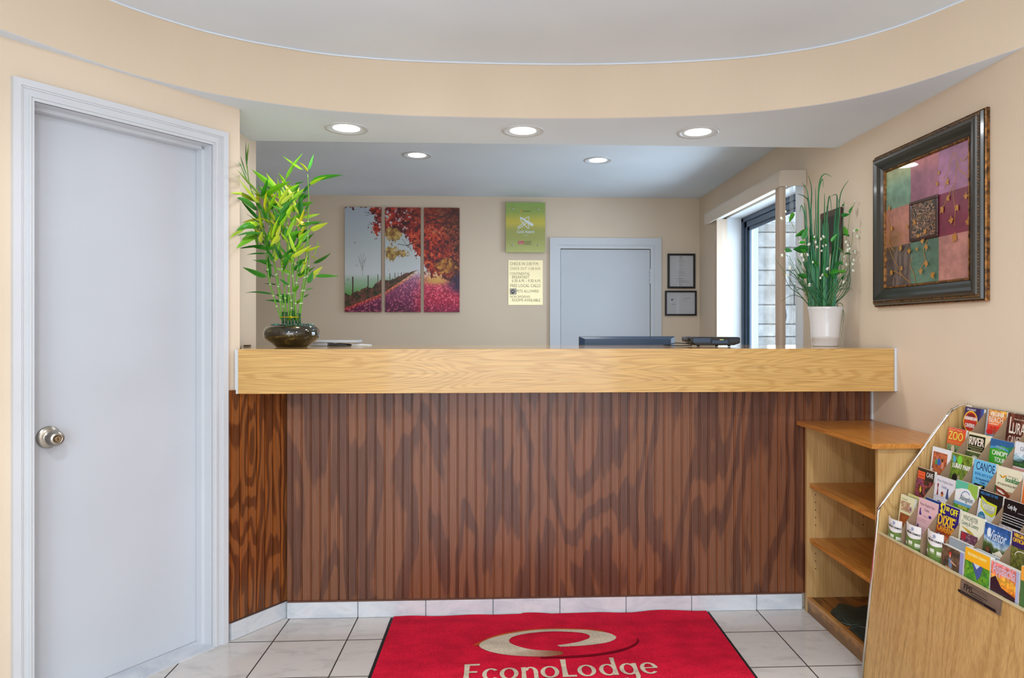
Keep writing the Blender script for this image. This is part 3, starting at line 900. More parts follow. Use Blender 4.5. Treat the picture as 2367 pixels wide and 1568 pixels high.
# ================================================================== WALL ART, BACK WALL
# one autumn lane picture split over three canvases
def autumn(h, w_):
    Y, X = np.mgrid[0:h, 0:w_]; X = (X + .5) / w_; Y = (Y + .5) / h
    A = w_ / h
    n1 = vnoise(h, w_, 10, 11, 1, 4); n2 = vnoise(h, w_, 34, 38, 2, 3); n3 = vnoise(h, w_, 5, 5, 3, 3); n4 = vnoise(h, w_, 80, 88, 4, 2); n5 = vnoise(h, w_, 18, 20, 9, 3)
    img = grad(Y / 0.65, [(0, (176, 186, 200)), (0.5, (192, 200, 202)), (1, (214, 218, 220))])
    # misty field
    f = sstep(0.62, 0.70, Y)
    img = mixi(img, f, grad((Y - 0.62) / 0.36, [(0, (196, 206, 202)), (0.3, (160, 192, 160)), (0.6, (100, 160, 80)), (1, (60, 120, 40))]))
    # faint tree
    for (a, b, c, d) in [(.155, .655, .153, .56), (.153, .60, .125, .50), (.153, .60, .18, .50), (.153, .57, .14, .45), (.153, .57, .165, .44), (.14, .54, .12, .47), (.165, .53, .185, .48)]:
        img = mixi(img, 0.35 * sstep(.006, .001, seg(X * A, Y, a * A, b, c * A, d)), (120, 116, 110))
    # lane: left verge line from (0,.97) to (.63,.60)
    le = np.interp(X, [0, 0.31, 0.36, 0.63, 0.66], [0.965, 0.83, 0.80, 0.60, 0.60])
    lane = sstep(0, 0.01, Y - le) * (X < 0.9)
    r = sstep(0.0, 1.0, (X - 0.02) / 0.9)
    path = grad((Y - 0.6) / 0.4, [(0, (206, 190, 206)), (0.12, (198, 140, 170)), (0.35, (160, 84, 122)), (0.7, (128, 44, 88)), (1, (96, 22, 60))])
    red = grad((Y - 0.6) / 0.4, [(0, (214, 190, 180)), (0.15, (226, 170, 120)), (0.35, (214, 70, 96)), (0.7, (196, 34, 74)), (1, (150, 20, 70))])
    edge = grad((Y - 0.6) / 0.4, [(0, (210, 190, 160)), (0.4, (222, 120, 70)), (1, (200, 40, 50))])
    ledge = sstep(0.05, 0.0, (Y - le))
    k = sstep(-0.05, 0.1, (X - np.interp(Y, [0.6, 1], [0.68, 0.56])) + 0.12 * (n1 - .5))
    ground = path * (1 - k[..., None]) + red * k[..., None]
    ground = mixi(ground, ledge, edge)
    ground = ground * (0.62 + 0.76 * n4[..., None])
    ground = mixi(ground, (n4 > 0.66) * 0.55 * sstep(.68, .8, Y), (238, 150, 150))
    ground = mixi(ground, sstep(0.80, 1.0, X) * sstep(0.85, 0.7, Y) * 0.8, (70, 44, 90))
    g0 = (Y > le) * (Y > 0.60)
    img = mixi(img, g0.astype(float), ground)
    img = mixi(img, np.exp(-((X - .645) / .05) ** 2 - ((Y - .6) / .045) ** 2) * .85, (214, 214, 222))
    img = mixi(img, np.exp(-((X - .80) / .1) ** 2 - ((Y - .70) / .035) ** 2), (228, 176, 90))
    # hedge
    hh = np.interp(X, [0, 0.2, 0.31, 0.6, 0.64], [0.13, 0.11, 0.12, 0.012, 0.0])
    hm = (Y < le) * (Y > le - hh * (0.6 + 0.8 * n5))
    hc = grad(n2, [(0.2, (36, 40, 20)), (0.5, (92, 60, 42)), (0.7, (128, 56, 60)), (0.9, (110, 120, 60))])
    img = mixi(img, hm.astype(float) * 0.92, hc)
    for x, y0, y1, t in [(.070, .665, .90, .0062), (.203, .650, .82, .0048), (.288, .640, .775, .0038), (.392, .63, .735, .003), (.435, .625, .70, .0025), (.465, .62, .68, .002), (.492, .62, .665, .0018), (.515, .615, .65, .0016)]:
        img = mixi(img, ((abs(X - x) < t) & (Y > y0) & (Y < y1)).astype(float), (74, 44, 36))
    # foliage: a leafy field that thins out towards its lower left edge
    nl = vnoise(h, w_, 62, 68, 21, 2); nm = vnoise(h, w_, 26, 28, 22, 3)
    top = np.interp(X, [0.20, 0.27, 0.33, 0.42, 0.52, 0.62, 0.70, 0.78, 1.0], [-0.04, 0.10, 0.22, 0.26, 0.24, 0.42, 0.56, 0.62, 0.66])
    F = sstep(0.10, -0.06, Y - top + 0.14 * (nm - 0.5)) * (0.58 + 0.42 * sstep(0.45, 0.8, X))
    F = np.maximum(F, 0.8 * np.exp(-((X - .275) / .045) ** 2 - ((Y - .20) / .075) ** 2)); F = np.maximum(F, 0.9 * np.exp(-((X - .26) / .05) ** 2 - ((Y - .02) / .05) ** 2))
    fm = sstep(0.36, 0.46, F - 0.9 * (nl - 0.5) - 0.35 * (nm - .5)) 
    fc = grad(nm * .45 + nl * .35 + n3 * .2, [(0.28, (58, 16, 18)), (0.42, (124, 28, 24)), (0.50, (184, 46, 28)), (0.58, (212, 76, 36)), (0.68, (228, 130, 84)), (0.8, (232, 180, 150))])
    fc = mixi(fc, sstep(0.80, 1.0, X + .25 * (n3 - .5)) * 0.7, grad(nl, [(0.3, (52, 30, 22)), (0.6, (112, 62, 34)), (0.8, (150, 100, 50))]))
    fc = mixi(fc, sstep(.30, .0, Y) * sstep(.35, .7, X) * .45, (62, 20, 20))
    img = mixi(img, fm, fc)
    # yellow clumps
    cl = np.exp(-((X - .42) / .09) ** 2 - ((Y - .25) / .075) ** 2) + .9 * np.exp(-((X - .40) / .07) ** 2 - ((Y - .44) / .09) ** 2) + .7 * np.exp(-((X - .52) / .06) ** 2 - ((Y - .44) / .05) ** 2)
    img = mixi(img, sstep(.42, .56, cl * (0.2 + nl * .9 + nm * .5)) * .92, grad(n2, [(0.3, (130, 92, 40)), (0.55, (190, 150, 70)), (0.8, (212, 180, 110))]))
    cl = np.exp(-((X - .88) / .12) ** 2 - ((Y - .56) / .09) ** 2)
    img = mixi(img, sstep(.36, .6, cl * (0.2 + nl + nm * .4)) * .9, grad(n2, [(0.3, (116, 60, 24)), (0.55, (196, 130, 50)), (0.8, (232, 180, 80))]))
    img = mixi(img, sstep(.90, 1.0, X + .12 * (n5 - .5)) * sstep(.58, .66, Y) * sstep(.86, .74, Y), (52, 34, 66))
    for (a, b, c, d, t) in [(.64, .32, .54, .365, .005), (.54, .365, .46, .35, .003), (.54, .365, .50, .30, .002), (.56, .36, .58, .42, .002), (.17, .05, .30, .07, .0018), (.18, .08, .31, .05, .0018), (.2, .17, .31, .12, .0018),
                            (.70, .14, .92, .06, .006), (.76, .11, .90, .20, .005), (.70, .14, .98, .16, .004), (.52, .04, .66, .09, .006), (.75, .20, .84, .27, .003), (.72, .07, .97, .1, .004), (.98, .02, .88, .12, .006)]:
        img = mixi(img, sstep(t * 1.2, t * 0.5, seg(X * A, Y, a * A, b, c * A, d)) * .85, (52, 26, 30))
    return img


IMG = autumn(330, 358)
x0t, x1t, z0t, z1t = -1.318, -0.348, 1.449, 2.341
yf = 5.86
tri_l = ['left autumn canvas of the triptych, misty field with fence posts', 'middle autumn canvas of the triptych, fence line and overhanging branch', 'right autumn canvas of the triptych, red tree over pink leaves']
for k, (a, b) in enumerate([(-1.318, -1.012), (-0.979, -0.679), (-0.650, -0.348)]):
    c0 = int((a - x0t) / (x1t - x0t) * 358); c1 = int(round((b - x0t) / (x1t - x0t) * 358))
    ar = Art(); wd = b - a; hgt = z1t - z0t
    ar.col = lin((120, 60, 54)); ar.box(0, wd, 0.0, BY - yf - 0.001, 0, hgt)
    ar.grid(0, wd, 0, hgt, IMG[:, c0:c1])
    o = ar.build('canvas_print', M['canvas'], loc=(a, yf, z0t), fixn=False)
    tag(o, tri_l[k], 'canvas picture', 'autumn triptych on the office wall')

# green award plate on stand-offs
aw = thing('award_plaque', 'green and gold award plaque with white swirl emblem, above the brass notice', 'plaque', (0.048, BY, 1.962))
W_, H_ = 0.338, 0.429
ar = Art(-0.032)
img = grad(np.linspace(0, 1, 60)[:, None] * np.ones((1, 20)), [(0, (148, 176, 92)), (0.18, (152, 174, 88)), (0.33, (196, 188, 74)), (0.42, (206, 190, 74)), (0.55, (164, 166, 82)), (0.75, (164, 168, 88)), (1, (188, 192, 112))])
ar.col = lin((130, 142, 70)); ar.box(0, W_, -0.032, -0.02, 0, H_)
ar.grid(0, W_, 0, H_, img)
U = lambda x: (x - 108) / 526 * W_
V = lambda y: (775 - y) / 665 * H_
ar.ell(U(308), V(228), .007, .007, (222, 150, 40)); ar.text(U(330), V(238), 'CHOICE', (96, 100, 50), width=U(440) - U(330), bold=.0005)
wh = (222, 230, 234)
def stroke(pts, wdt, c):
    ar.up()
    for (a, b), (c_, d) in zip(pts[:-1], pts[1:]):
        L_ = math.hypot(c_ - a, d - b) or 1; nx, ny = -(d - b) / L_ * wdt, (c_ - a) / L_ * wdt
        ar.poly([(a + nx, ar.y, b + ny), (a - nx, ar.y, b - ny), (c_ - nx, ar.y, d - ny), (c_ + nx, ar.y, d + ny)], lin(c))
P = lambda q: [(U(x), V(y)) for x, y in q]
ar.pol(P([(292, 308), (312, 304), (480, 398), (470, 428), (440, 420)]), wh)
stroke(P([(300, 310), (310, 350), (345, 400), (390, 440), (410, 462), (416, 440), (404, 400)]), .0032, wh)
stroke(P([(300, 335), (370, 320), (415, 300), (420, 330), (400, 370), (330, 430), (270, 460), (272, 440), (330, 395), (395, 350)]), .0032, wh)
ar.text(U(258), V(520), 'Gold Award', (214, 226, 220), width=U(484) - U(258), bold=.0008, ys=1.35)
for k in range(4): ar.rect(U(345 + 17 * k), U(356 + 17 * k), V(552), V(541), (190, 202, 176))
ar.rect(U(276), U(347), V(666), V(622), (184, 36, 52)); ar.text(U(283), V(648), 'ECC', (232, 180, 180), width=U(340) - U(283), ys=1.2); ar.rect(U(283), U(340), V(660), V(655), (236, 210, 210))
for i, (q0, q1) in enumerate(((358, 458), (358, 446), (358, 456))):
    for k in range(6):
        xa = q0 + (q1 - q0) * k / 6; ar.rect(U(xa), U(xa + 12), V(634 + i * 20), V(626 + i * 20), (104, 110, 62))
ar.build('plate', M['print'], aw, fixn=False)
for (x, y) in ((205, 195), (541, 200), (199, 678), (540, 682)):
    mb = MB(); mb.M = Matrix.Translation((U(x), -0.034, V(y))) @ Matrix.Rotation(PI / 2, 4, 'X')
    mb.lathe([(0.0085, -0.034), (0.0085, 0.0), (0.007, 0.004), (0.0, 0.005)], 16, cap0=True); mb.build('standoff', M['screw'], aw, smooth=True)

# brass notice
bn = thing('brass_notice', 'polished brass notice with check in and breakfast times, below the green plaque', 'notice', (0.070, BY, 1.512))
W_, H_ = 0.297, 0.386
mb = MB(); mb.box(0, W_, -0.004, -0.001, 0, H_); mb.build('plate', M['brass'], bn)
ar = Art(-0.0042)
U = lambda x: (x - 147) / 462 * W_
V = lambda y: (1478 - y) / 600 * H_
tc_ = (142, 126, 92)
for x, y, x1, s_ in [(168, 946, 556, 'CHECK IN 2:00 P.M.'), (168, 1008, 580, 'CHECK OUT 11:00 A.M.'), (168, 1076, 438, 'CONTINENTAL'), (198, 1124, 428, 'BREAKFAST'), (196, 1174, 582, '6:30 A.M. - 9:30 A.M.'), (172, 1240, 577, 'FREE LOCAL CALLS'), (256, 1312, 556, 'PETS ALLOWED'), (172, 1384, 437, 'NON SMOKING'), (198, 1432, 577, 'ROOMS AVAILABLE')]:
    ar.text(U(x), V(y), s_, tc_, width=U(x1) - U(x), ys=1.25)
ar.rect(U(167), U(257), V(1340), V(1256), (178, 168, 150))
for cx, cy, rx, ry in [(207, 1318, 20, 14), (184, 1298, 8, 11), (198, 1282, 8, 12), (217, 1282, 8, 12), (232, 1298, 8, 11)]:
    ar.ell(U(cx), V(cy), rx / 462 * W_, ry / 600 * H_, (20, 20, 26), 14)
ar.build('engraving', M['print'], bn, fixn=False)


def docframe(name, label, x0, x1, z0, z1, fw, lines, mark):
    t = thing(name, label, 'framed document', (x0, BY, z0), group=None)
    W_, H_ = x1 - x0, z1 - z0
    mb = MB()
    mb.box(0, W_, -0.022, -0.001, 0, fw); mb.box(0, W_, -0.022, -0.001, H_ - fw, H_); mb.box(0, fw, -0.022, -0.001, fw, H_ - fw); mb.box(W_ - fw, W_, -0.022, -0.001, fw, H_ - fw)
    mb.build('frame', M['blacklam'], t, bevel=0.002)
    ar = Art(-0.008); ar.rect(fw, W_ - fw, fw, H_ - fw, (190, 190, 194))
    for (a, b, c, g_) in lines:
        ar.rect(a * W_, b * W_, c * H_, c * H_ + 0.0022, (g_, g_, g_ + 4))
    mark(ar, W_, H_)
    ar.build('document', M['glazed'], t, fixn=False)
    return t


random.seed(2)
ln = [(.36, .62, .81, 140), (.32, .66, .76, 130), (.41, .60, .69, 150), (.36, .60, .65, 160), (.45, .54, .61, 160), (.38, .64, .545, 140), (.37, .60, .47, 90), (.35, .66, .42, 130), (.33, .66, .36, 120), (.33, .56, .29, 130), (.33, .62, .265, 140), (.33, .70, .22, 110), (.33, .80, .18, 130), (.42, .54, .11, 70)]
docframe('certificate_frame', 'upright black framed certificate on the office wall, above the wide one', 1.453, 1.696, 1.657, 1.960, 0.017, ln, lambda ar, w_, h: ar.ring(w_ * .49, h * .89, .011, .011, .002, (60, 40, 50)))
ln = [(.56, .84, .70, 120), (.56, .78, .665, 150), (.56, .72, .62, 160), (.56, .7, .55, 165), (.20, .30, .66, 70), (.22, .35, .46, 130), (.22, .32, .44, 150)]
docframe('certificate_frame', 'wide black framed certificate on the office wall, below the upright one', 1.431, 1.708, 1.420, 1.638, 0.015, ln, lambda ar, w_, h: ar.rect(w_ * .2, w_ * .25, h * .61, h * .655, (40, 46, 60)))

# ================================================================== FRAMED PAINTING ON THE RIGHT WALL
pt = thing('framed_painting', 'large patchwork painting with golden vines in a dark bronze frame, right wall', 'painting', (WX - 0.001, 3.07, 1.402), (0, 0, -PI / 2))
FW, FH = 0.722, 0.689


def framering(prof, w_, h, mat, name, par, y0=0.0):
    """Mitred moulding: prof is a list of (inset from the outer edge, height off the wall)."""
    mb = MB(); rings = []
    for ins, d in prof:
        rings.append([mb.vert(p) for p in ((ins, -d, ins), (w_ - ins, -d, ins), (w_ - ins, -d, h - ins), (ins, -d, h - ins))])
    for i in range(len(rings) - 1):
        for k in range(4):
            mb.face((rings[i][k], rings[i][(k + 1) % 4], rings[i + 1][(k + 1) % 4], rings[i + 1][k]))
    return mb.build(name, mat, par)


framering([(0.0, 0.0), (0.0, 0.012), (0.003, 0.016), (0.007, 0.012)], FW, FH, M['framegold'], 'outer_edge', pt)
framering([(0.007, 0.004), (0.007, 0.018), (0.012, 0.026), (0.018, 0.030), (0.022, 0.030), (0.026, 0.036), (0.032, 0.040), (0.040, 0.040), (0.052, 0.034), (0.066, 0.024), (0.078, 0.018), (0.080, 0.014)], FW, FH, M['framedark'], 'moulding', pt)
framering([(0.079, 0.010), (0.080, 0.019), (0.085, 0.020), (0.089, 0.016), (0.090, 0.008)], FW, FH, M['framegold'], 'inner_lip', pt)
# carved beading round the moulding
mb = MB()
def bead(cx, cz, r):
    n = 6; top = mb.vert((cx, -0.0345, cz)); rg = [mb.vert((cx + r * math.cos(PI * 2 * k / n), -0.0285, cz + r * math.sin(PI * 2 * k / n))) for k in range(n)]
    for k in range(n): mb.face((rg[k], rg[(k + 1) % n], top))
for k in range(64):
    s_ = 0.018 + (FW - 0.036) * k / 63; bead(s_, 0.0195, 0.0042); bead(s_, FH - 0.0195, 0.0042)
for k in range(60):
    s_ = 0.026 + (FH - 0.052) * k / 59; bead(0.0195, s_, 0.0042); bead(FW - 0.0195, s_, 0.0042)
mb.build('beading', M['framegold'], pt)


def patchwork(h, w_):
    Y, X = np.mgrid[0:h, 0:w_]; X = (X + .5) / w_; Y = (Y + .5) / h
    n1 = vnoise(h, w_, 6, 6, 11, 4); n2 = vnoise(h, w_, 30, 26, 12, 3); nst = vnoise(h, w_, 4, 40, 15, 3)
    cols = [[(112, 146, 122), (150, 92, 112), (162, 108, 142)], [(178, 116, 100), (70, 50, 52), (122, 40, 64)], [(78, 62, 58), (84, 116, 96), (176, 122, 112)]]
    img = np.zeros((h, w_, 3)); xi = np.digitize(X, [.335, .672]); yi = np.digitize(Y, [.335, .66])
    for j in range(3):
        for i in range(3): img[(xi == i) & (yi == j)] = cols[j][i]
    img = mixi(img, (xi == 0) * (yi == 0) * sstep(.18, .0, Y) * .7, (206, 202, 140))
    img = mixi(img, (xi == 1) * (yi == 0) * sstep(.16, .0, Y) * .6, (212, 130, 120))
    img = mixi(img, (xi == 1) * (yi == 1) * sstep(.5, .33, Y) * .8, (140, 76, 100))
    img = img * (0.72 + 0.38 * n1[..., None] + 0.2 * n2[..., None])
    img = mixi(img, (xi == 0) * (yi == 2) * (nst > .55) * .45, (150, 124, 118))
    fe = np.exp(-((X - .10) / .12) ** 2 - ((Y - .60) / .10) ** 2) * (.5 + n2)
    img = mixi(img, fe * .7, (110, 74, 24))
    return img


ar = Art(-0.010)
a, b = 0.089, FW - 0.089; c_, d = 0.089, FH - 0.089; IW, IH = b - a, d - c_
ar.grid(a, b, c_, d, patchwork(230, 210))
U = lambda x: a + x * IW
V = lambda y: d - y * IH
och = (176, 122, 40)
def vine(pts, c=och, wdt=.0016):
    P_ = catmull([(U(x), V(y)) for x, y in pts], 5); ar.up()
    for (p, q), (r_, t) in zip(P_[:-1], P_[1:]):
        L_ = math.hypot(r_ - p, t - q) or 1; nx, ny = -(t - q) / L_ * wdt, (r_ - p) / L_ * wdt
        ar.poly([(p + nx, ar.y, q + ny), (p - nx, ar.y, q - ny), (r_ - nx, ar.y, t - ny), (r_ + nx, ar.y, t + ny)], lin(c))
def leafp(x, y, s_=1.0, rt=0.0):
    pts = []
    for k in range(10):
        an = rt + k * PI / 5; r_ = (.0145 * (.8 + .35 * math.sin(k * 7 + x * 40)) if k % 2 == 0 else .007) * s_
        pts.append((U(x) + r_ * math.sin(an), V(y) + r_ * 1.15 * math.cos(an)))
    ar.pol(pts, (184, 124, 40))
vine([(.70, .22), (.76, .20), (.80, .12), (.84, .05), (.87, .13), (.90, .20), (.96, .25), (1.0, .31)]); vine([(.87, .13), (.86, .25), (.83, .36), (.85, .48), (.84, .60)])
vine([(.83, .30), (.78, .36), (.73, .43), (.70, .46)]); vine([(.78, .22), (.74, .30)]); vine([(.90, .12), (.95, .14), (1.0, .09)])
vine([(.04, .66), (.10, .76), (.17, .84), (.23, .92), (.34, .99)]); vine([(.23, .92), (.14, .88), (.08, .88)]); vine([(.36, .78), (.33, .84), (.38, .92), (.40, .99)]); vine([(.55, .66), (.50, .74), (.52, .82), (.47, .88)])
vine([(.03, .40), (.06, .52), (.05, .62), (.12, .70)])
for x, y, s_ in [(.68, .17, .8), (.66, .25, .9), (.77, .26, 1.2), (.78, .385, 1.1), (.72, .455, 1.3), (.88, .47, 1.2), (.97, .41, 1.1), (.82, .56, 1.2), (.86, .69, 1.5), (.99, .60, 1), (.06, .325, 1), (.09, .50, 1), (.30, .52, .9), (.40, .50, 1), (.44, .62, 1.2), (.53, .60, 1.1),
               (.22, .69, 1.1), (.33, .73, 1.1), (.43, .72, .8), (.50, .67, 1.1), (.55, .72, 1.1), (.55, .85, 1.2), (.48, .91, 1.1), (.62, .95, 1.3), (.10, .88, 1.1), (.24, .86, .9), (.02, .77, .8)]:
    leafp(x, y, s_, random.uniform(-.4, .4))
ar.build('painted_panel', M['glazed'], pt, fixn=False)
# small carved square framed in the middle of the picture
sq = MB(); x0, x1, z0, z1 = U(.335), U(.675), V(.655), V(.33)
sq.box(x0, x1, -0.0185, -0.012, z0, z0 + .013); sq.box(x0, x1, -0.0185, -0.012, z1 - .013, z1); sq.box(x0, x0 + .013, -0.0185, -0.012, z0 + .013, z1 - .013); sq.box(x1 - .013, x1, -0.0185, -0.012, z0 + .013, z1 - .013)
sq.build('inset_frame', M['plaquewood'], pt, bevel=.002)
n = vnoise(90, 80, 12, 11, 33, 2)
ar = Art(-0.0145); ar.grid(x0 + .012, x1 - .012, z0 + .012, z1 - .012, np.where((abs(n - .5) < .055)[..., None], np.array((170, 128, 96.)), grad(n, [(0.2, (30, 22, 18)), (.8, (96, 66, 50))]))); ar.build('inset_carving', M['glazed'], pt, fixn=False)

# dark plaque half hidden behind the grass arrangement
pw = thing('wall_plaque', 'small dark red-brown wooden plaque on the right wall, half hidden by the grass arrangement', 'plaque', (WX - 0.001, 3.60, 1.70), (0, 0, -PI / 2))
mb = MB(); mb.box(0, .215, -.018, 0, 0, .222); mb.build('board', M['plaquewood'], pw, bevel=.004)
mb = MB(); mb.box(.03, .185, -.020, -.018, .03, .19); mb.build('black_plate', M['blacklam'], pw, bevel=.0005)

# ================================================================== BOOKSHELF
bk = thing('bookshelf', 'low open bookshelf of light wood with orange shelves, against the counter and right wall', 'bookshelf')
SX0, SX1, SY0, SY1 = 1.408, 1.733, 2.485, 3.095
mb = MB(); mb.prism([(1.372, 2.462), (SX1, 2.462), (SX1, 3.104), (1.372, 3.104)], 'z', 0.858, 0.877); mb.build('top', M['shelforange'], bk, bevel=0.001)
mb = MB(); mb.box(SX0, SX1, SY1 - 0.019, SY1, 0, 0.858); mb.build('side_panel', M['shelfply'], bk, bevel=0.0008)
mb = MB(); mb.box(SX0, SX1, SY0, SY0 + 0.019, 0, 0.858); mb.build('side_panel', M['shelfply'], bk, bevel=0.0008)
mb = MB(); mb.box(SX1 - 0.008, SX1, SY0 + 0.019, SY1 - 0.019, 0.0, 0.858); mb.build('back_panel', M['shelfply'], bk)
for z in (0.575, 0.322):
    mb = MB(); mb.box(SX0 + 0.012, SX1 - 0.009, SY0 + 0.02, SY1 - 0.02, z, z + 0.019); mb.build('shelf', M['shelforange'], bk, bevel=0.001)
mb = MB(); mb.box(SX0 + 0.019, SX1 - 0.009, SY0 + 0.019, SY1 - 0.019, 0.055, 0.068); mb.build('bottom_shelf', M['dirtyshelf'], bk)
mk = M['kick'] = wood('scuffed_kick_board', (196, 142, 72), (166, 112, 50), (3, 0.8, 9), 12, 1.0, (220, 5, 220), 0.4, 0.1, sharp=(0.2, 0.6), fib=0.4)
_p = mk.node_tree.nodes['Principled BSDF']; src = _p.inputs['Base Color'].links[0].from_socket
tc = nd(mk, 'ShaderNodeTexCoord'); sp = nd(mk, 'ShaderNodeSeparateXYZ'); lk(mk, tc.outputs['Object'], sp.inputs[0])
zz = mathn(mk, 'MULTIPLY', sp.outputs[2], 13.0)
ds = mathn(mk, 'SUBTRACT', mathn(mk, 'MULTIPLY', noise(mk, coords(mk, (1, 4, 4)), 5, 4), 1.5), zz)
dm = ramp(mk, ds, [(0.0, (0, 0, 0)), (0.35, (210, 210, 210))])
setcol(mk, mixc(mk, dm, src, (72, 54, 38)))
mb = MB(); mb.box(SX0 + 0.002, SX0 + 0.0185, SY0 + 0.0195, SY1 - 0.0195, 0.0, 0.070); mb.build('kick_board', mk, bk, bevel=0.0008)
for z in [0.20, 0.235, 0.27, 0.40, 0.435, 0.47, 0.505, 0.54]:
    for x in (SX0 + 0.04, SX1 - 0.06):
        mb = MB(); mb.M = Matrix.Translation((x, SY1 - 0.0192, z)) @ Matrix.Rotation(PI / 2, 4, 'X'); mb.lathe([(0.0, 0.0), (0.0028, 0.0)], 10, cap0=False)
        mb.build('pin_hole', M['dark_hole'], bk)
# leaf-shaped plate on the bottom shelf
zf = 0.0715
LP = [(576, 480), (600, 440), (655, 410), (700, 345), (760, 345), (860, 372), (980, 405), (1060, 400), (1130, 375), (1230, 365)]
top = [onZ(1840 + x / 7.19, 1350 + y / 7.19, zf) for x, y in LP]
LB = [(1230, 760), (1160, 740), (1000, 700), (920, 690), (840, 690), (740, 660), (640, 590), (580, 530)]
mb = MB()
bot = [onZ(1840 + x / 7.19, 1350 + y / 7.19, zf) for x, y in LB]
pts = top + [(1.60, 2.62 + 0.02)] + bot
for p in (0,): pass
mb.prism([(min(max(x, 1.432), 1.715), min(max(y, 2.52), 3.07)) for x, y in pts], 'z', 0.0685, 0.0765)
lfp = thing('leaf_plate', 'dark green slate leaf-shaped plate lying on the bottom shelf, farther from the rack', 'plate', (0, 0, 0), group='leaf plates on the bottom shelf')
mb.build('leaf_body', M['slate'], lfp, bevel=0.001)
mb = MB(); zz_ = 0.0768
for seg_ in ([(640, 600), (800, 660), (920, 692), (1050, 655), (1180, 610)], [(920, 692), (860, 650), (780, 560)], [(920, 692), (1080, 670), (1200, 665)]):
    mb.tube([(*onZ(1840 + x / 7.19, 1350 + y / 7.19, zz_), zz_) for x, y in seg_], 0.0011, 5)
mb.build('leaf_vein', M['slatevein'], lfp)
mb = MB()
lp2 = [(870, 742), (940, 710), (1060, 712), (1230, 745), (1230, 1010), (1120, 965), (1000, 905), (900, 830), (862, 780)]
q2 = [onZ(1840 + x / 7.19, 1350 + y / 7.19, zf) for x, y in lp2]
mb.prism([(min(max(x, 1.432), 1.715), min(max(y, 2.51), 3.07)) for x, y in q2], 'z', 0.0685, 0.0755)
lf2 = thing('leaf_plate', 'dark green slate leaf-shaped plate on the bottom shelf, nearer the brochure rack', 'plate', (0, 0, 0), group='leaf plates on the bottom shelf')
mb.build('leaf_body', M['slate'], lf2, bevel=0.001)
mb = MB(); mb.tube([(*onZ(1840 + x / 7.19, 1350 + y / 7.19, zz_ - .001), zz_ - .001) for x, y in [(880, 745), (1040, 705), (1200, 745)]], 0.001, 5); mb.build('leaf_vein', M['slatevein'], lf2)

# ================================================================== BROCHURE RACK
rk = thing('brochure_rack', 'wide oak brochure rack with chrome edging and tiered pockets, against the right wall', 'rack')
RY1, RY0 = 2.447, 1.15
FB, FTp = (1.331, 0.0), (1.388, 0.555)
side = [(1.331, 0.0), (1.392, 0.60), (1.3925, 0.622), (1.400, 0.645), (1.412, 0.662), (1.652, 0.976), (1.668, 0.994), (1.690, 1.010), (1.712, 1.018), (1.728, 1.020), (1.728, 0.0)]
mb = MB(); mb.prism(side, 'y', RY1, RY1 + 0.014); mb.build('side_panel', M['rackside'], rk)
mb = MB(); mb.prism(side, 'y', RY0 - 0.014, RY0); mb.build('side_panel', M['rackside'], rk)
for ys_ in (RY1 + 0.007, RY0 - 0.007):
    mb = MB(); e_ = side[:-1]
    o_ = []; i_ = []
    for i, (x, z) in enumerate(e_):
        a_ = e_[max(i - 1, 0)]; b_ = e_[min(i + 1, len(e_) - 1)]; tx, tz = b_[0] - a_[0], b_[1] - a_[1]; l_ = math.hypot(tx, tz); o_.append((x - tz / l_ * 0.0045, z + tx / l_ * 0.0045)); i_.append((x - tz / l_ * 0.0004, z + tx / l_ * 0.0004))
    mid_ = [((a_[0] + b_[0]) / 2, (a_[1] + b_[1]) / 2) for a_, b_ in zip(i_, o_)]; mid_ = mid_[:2] + catmull(mid_[1:], 3)[1:]
    mb.tube([(x, ys_, z) for x, z in mid_], 0.0052, 10, up=(0, 1, 0)); mb.build('edge_trim', M['chrome'], rk, smooth=True)
mb = MB(); mb.prism([FB, FTp, (FTp[0] + 0.004, FTp[1]), (FB[0] + 0.004, 0.0)], 'y', RY0, RY1 - 0.0005); mb.build('front_panel', M['rackoak'], rk)
mb = MB(); mb.prism([(1.3845, 0.5525), (1.3855, 0.5585), (1.3925, 0.5585), (1.3925, 0.5555)], 'y', RY0, RY1 - 0.0005); mb.build('front_lip', M['brass'], rk)
mb = MB(); mb.box(1.719, 1.728, RY0, RY1 - 0.0005, 0.0, 1.014); mb.build('back_panel', M['rackside'], rk)
mb = MB(); mb.box(1.716, 1.731, RY0, RY1 - 0.0005, 1.0142, 1.022); mb.build('top_trim', M['chrome'], rk)
ROWX = [1.403 + 0.0595 * r for r in range(6)]
for r in range(6):    # floors and risers of the tiers
    x = ROWX[r] - 0.033; z = 0.457 + 0.077 * r
    mb = MB(); mb.box(max(x, 1.388) + 0.0, x + 0.0585 if r < 5 else 1.7185, RY0, RY1 - 0.001, z - 0.004, z)
    if r: mb.box(x, x + 0.002, RY0, RY1 - 0.001, z - 0.0725, z + 0.05)
    mb.build('tier', M['card'], rk)
YC = [2.430 - 0.1085 * k for k in range(12)]
for k in range(1, 11):   # card dividers
    y = YC[k] + 0.002
    x_a = 1.3995
    pr_ = [(x_a, 0.46), (x_a, 0.585), (x_a + 0.004, 0.603), (x_a + 0.013, 0.622)]
    pr_ += [(1.7, 1.006), (1.7185, 1.008), (1.7185, 0.84), (1.5, 0.50)]
    mb = MB(); mb.prism(pr_, 'y', y - 0.0012, y + 0.0012); mb.build('divider', M['card'], rk)
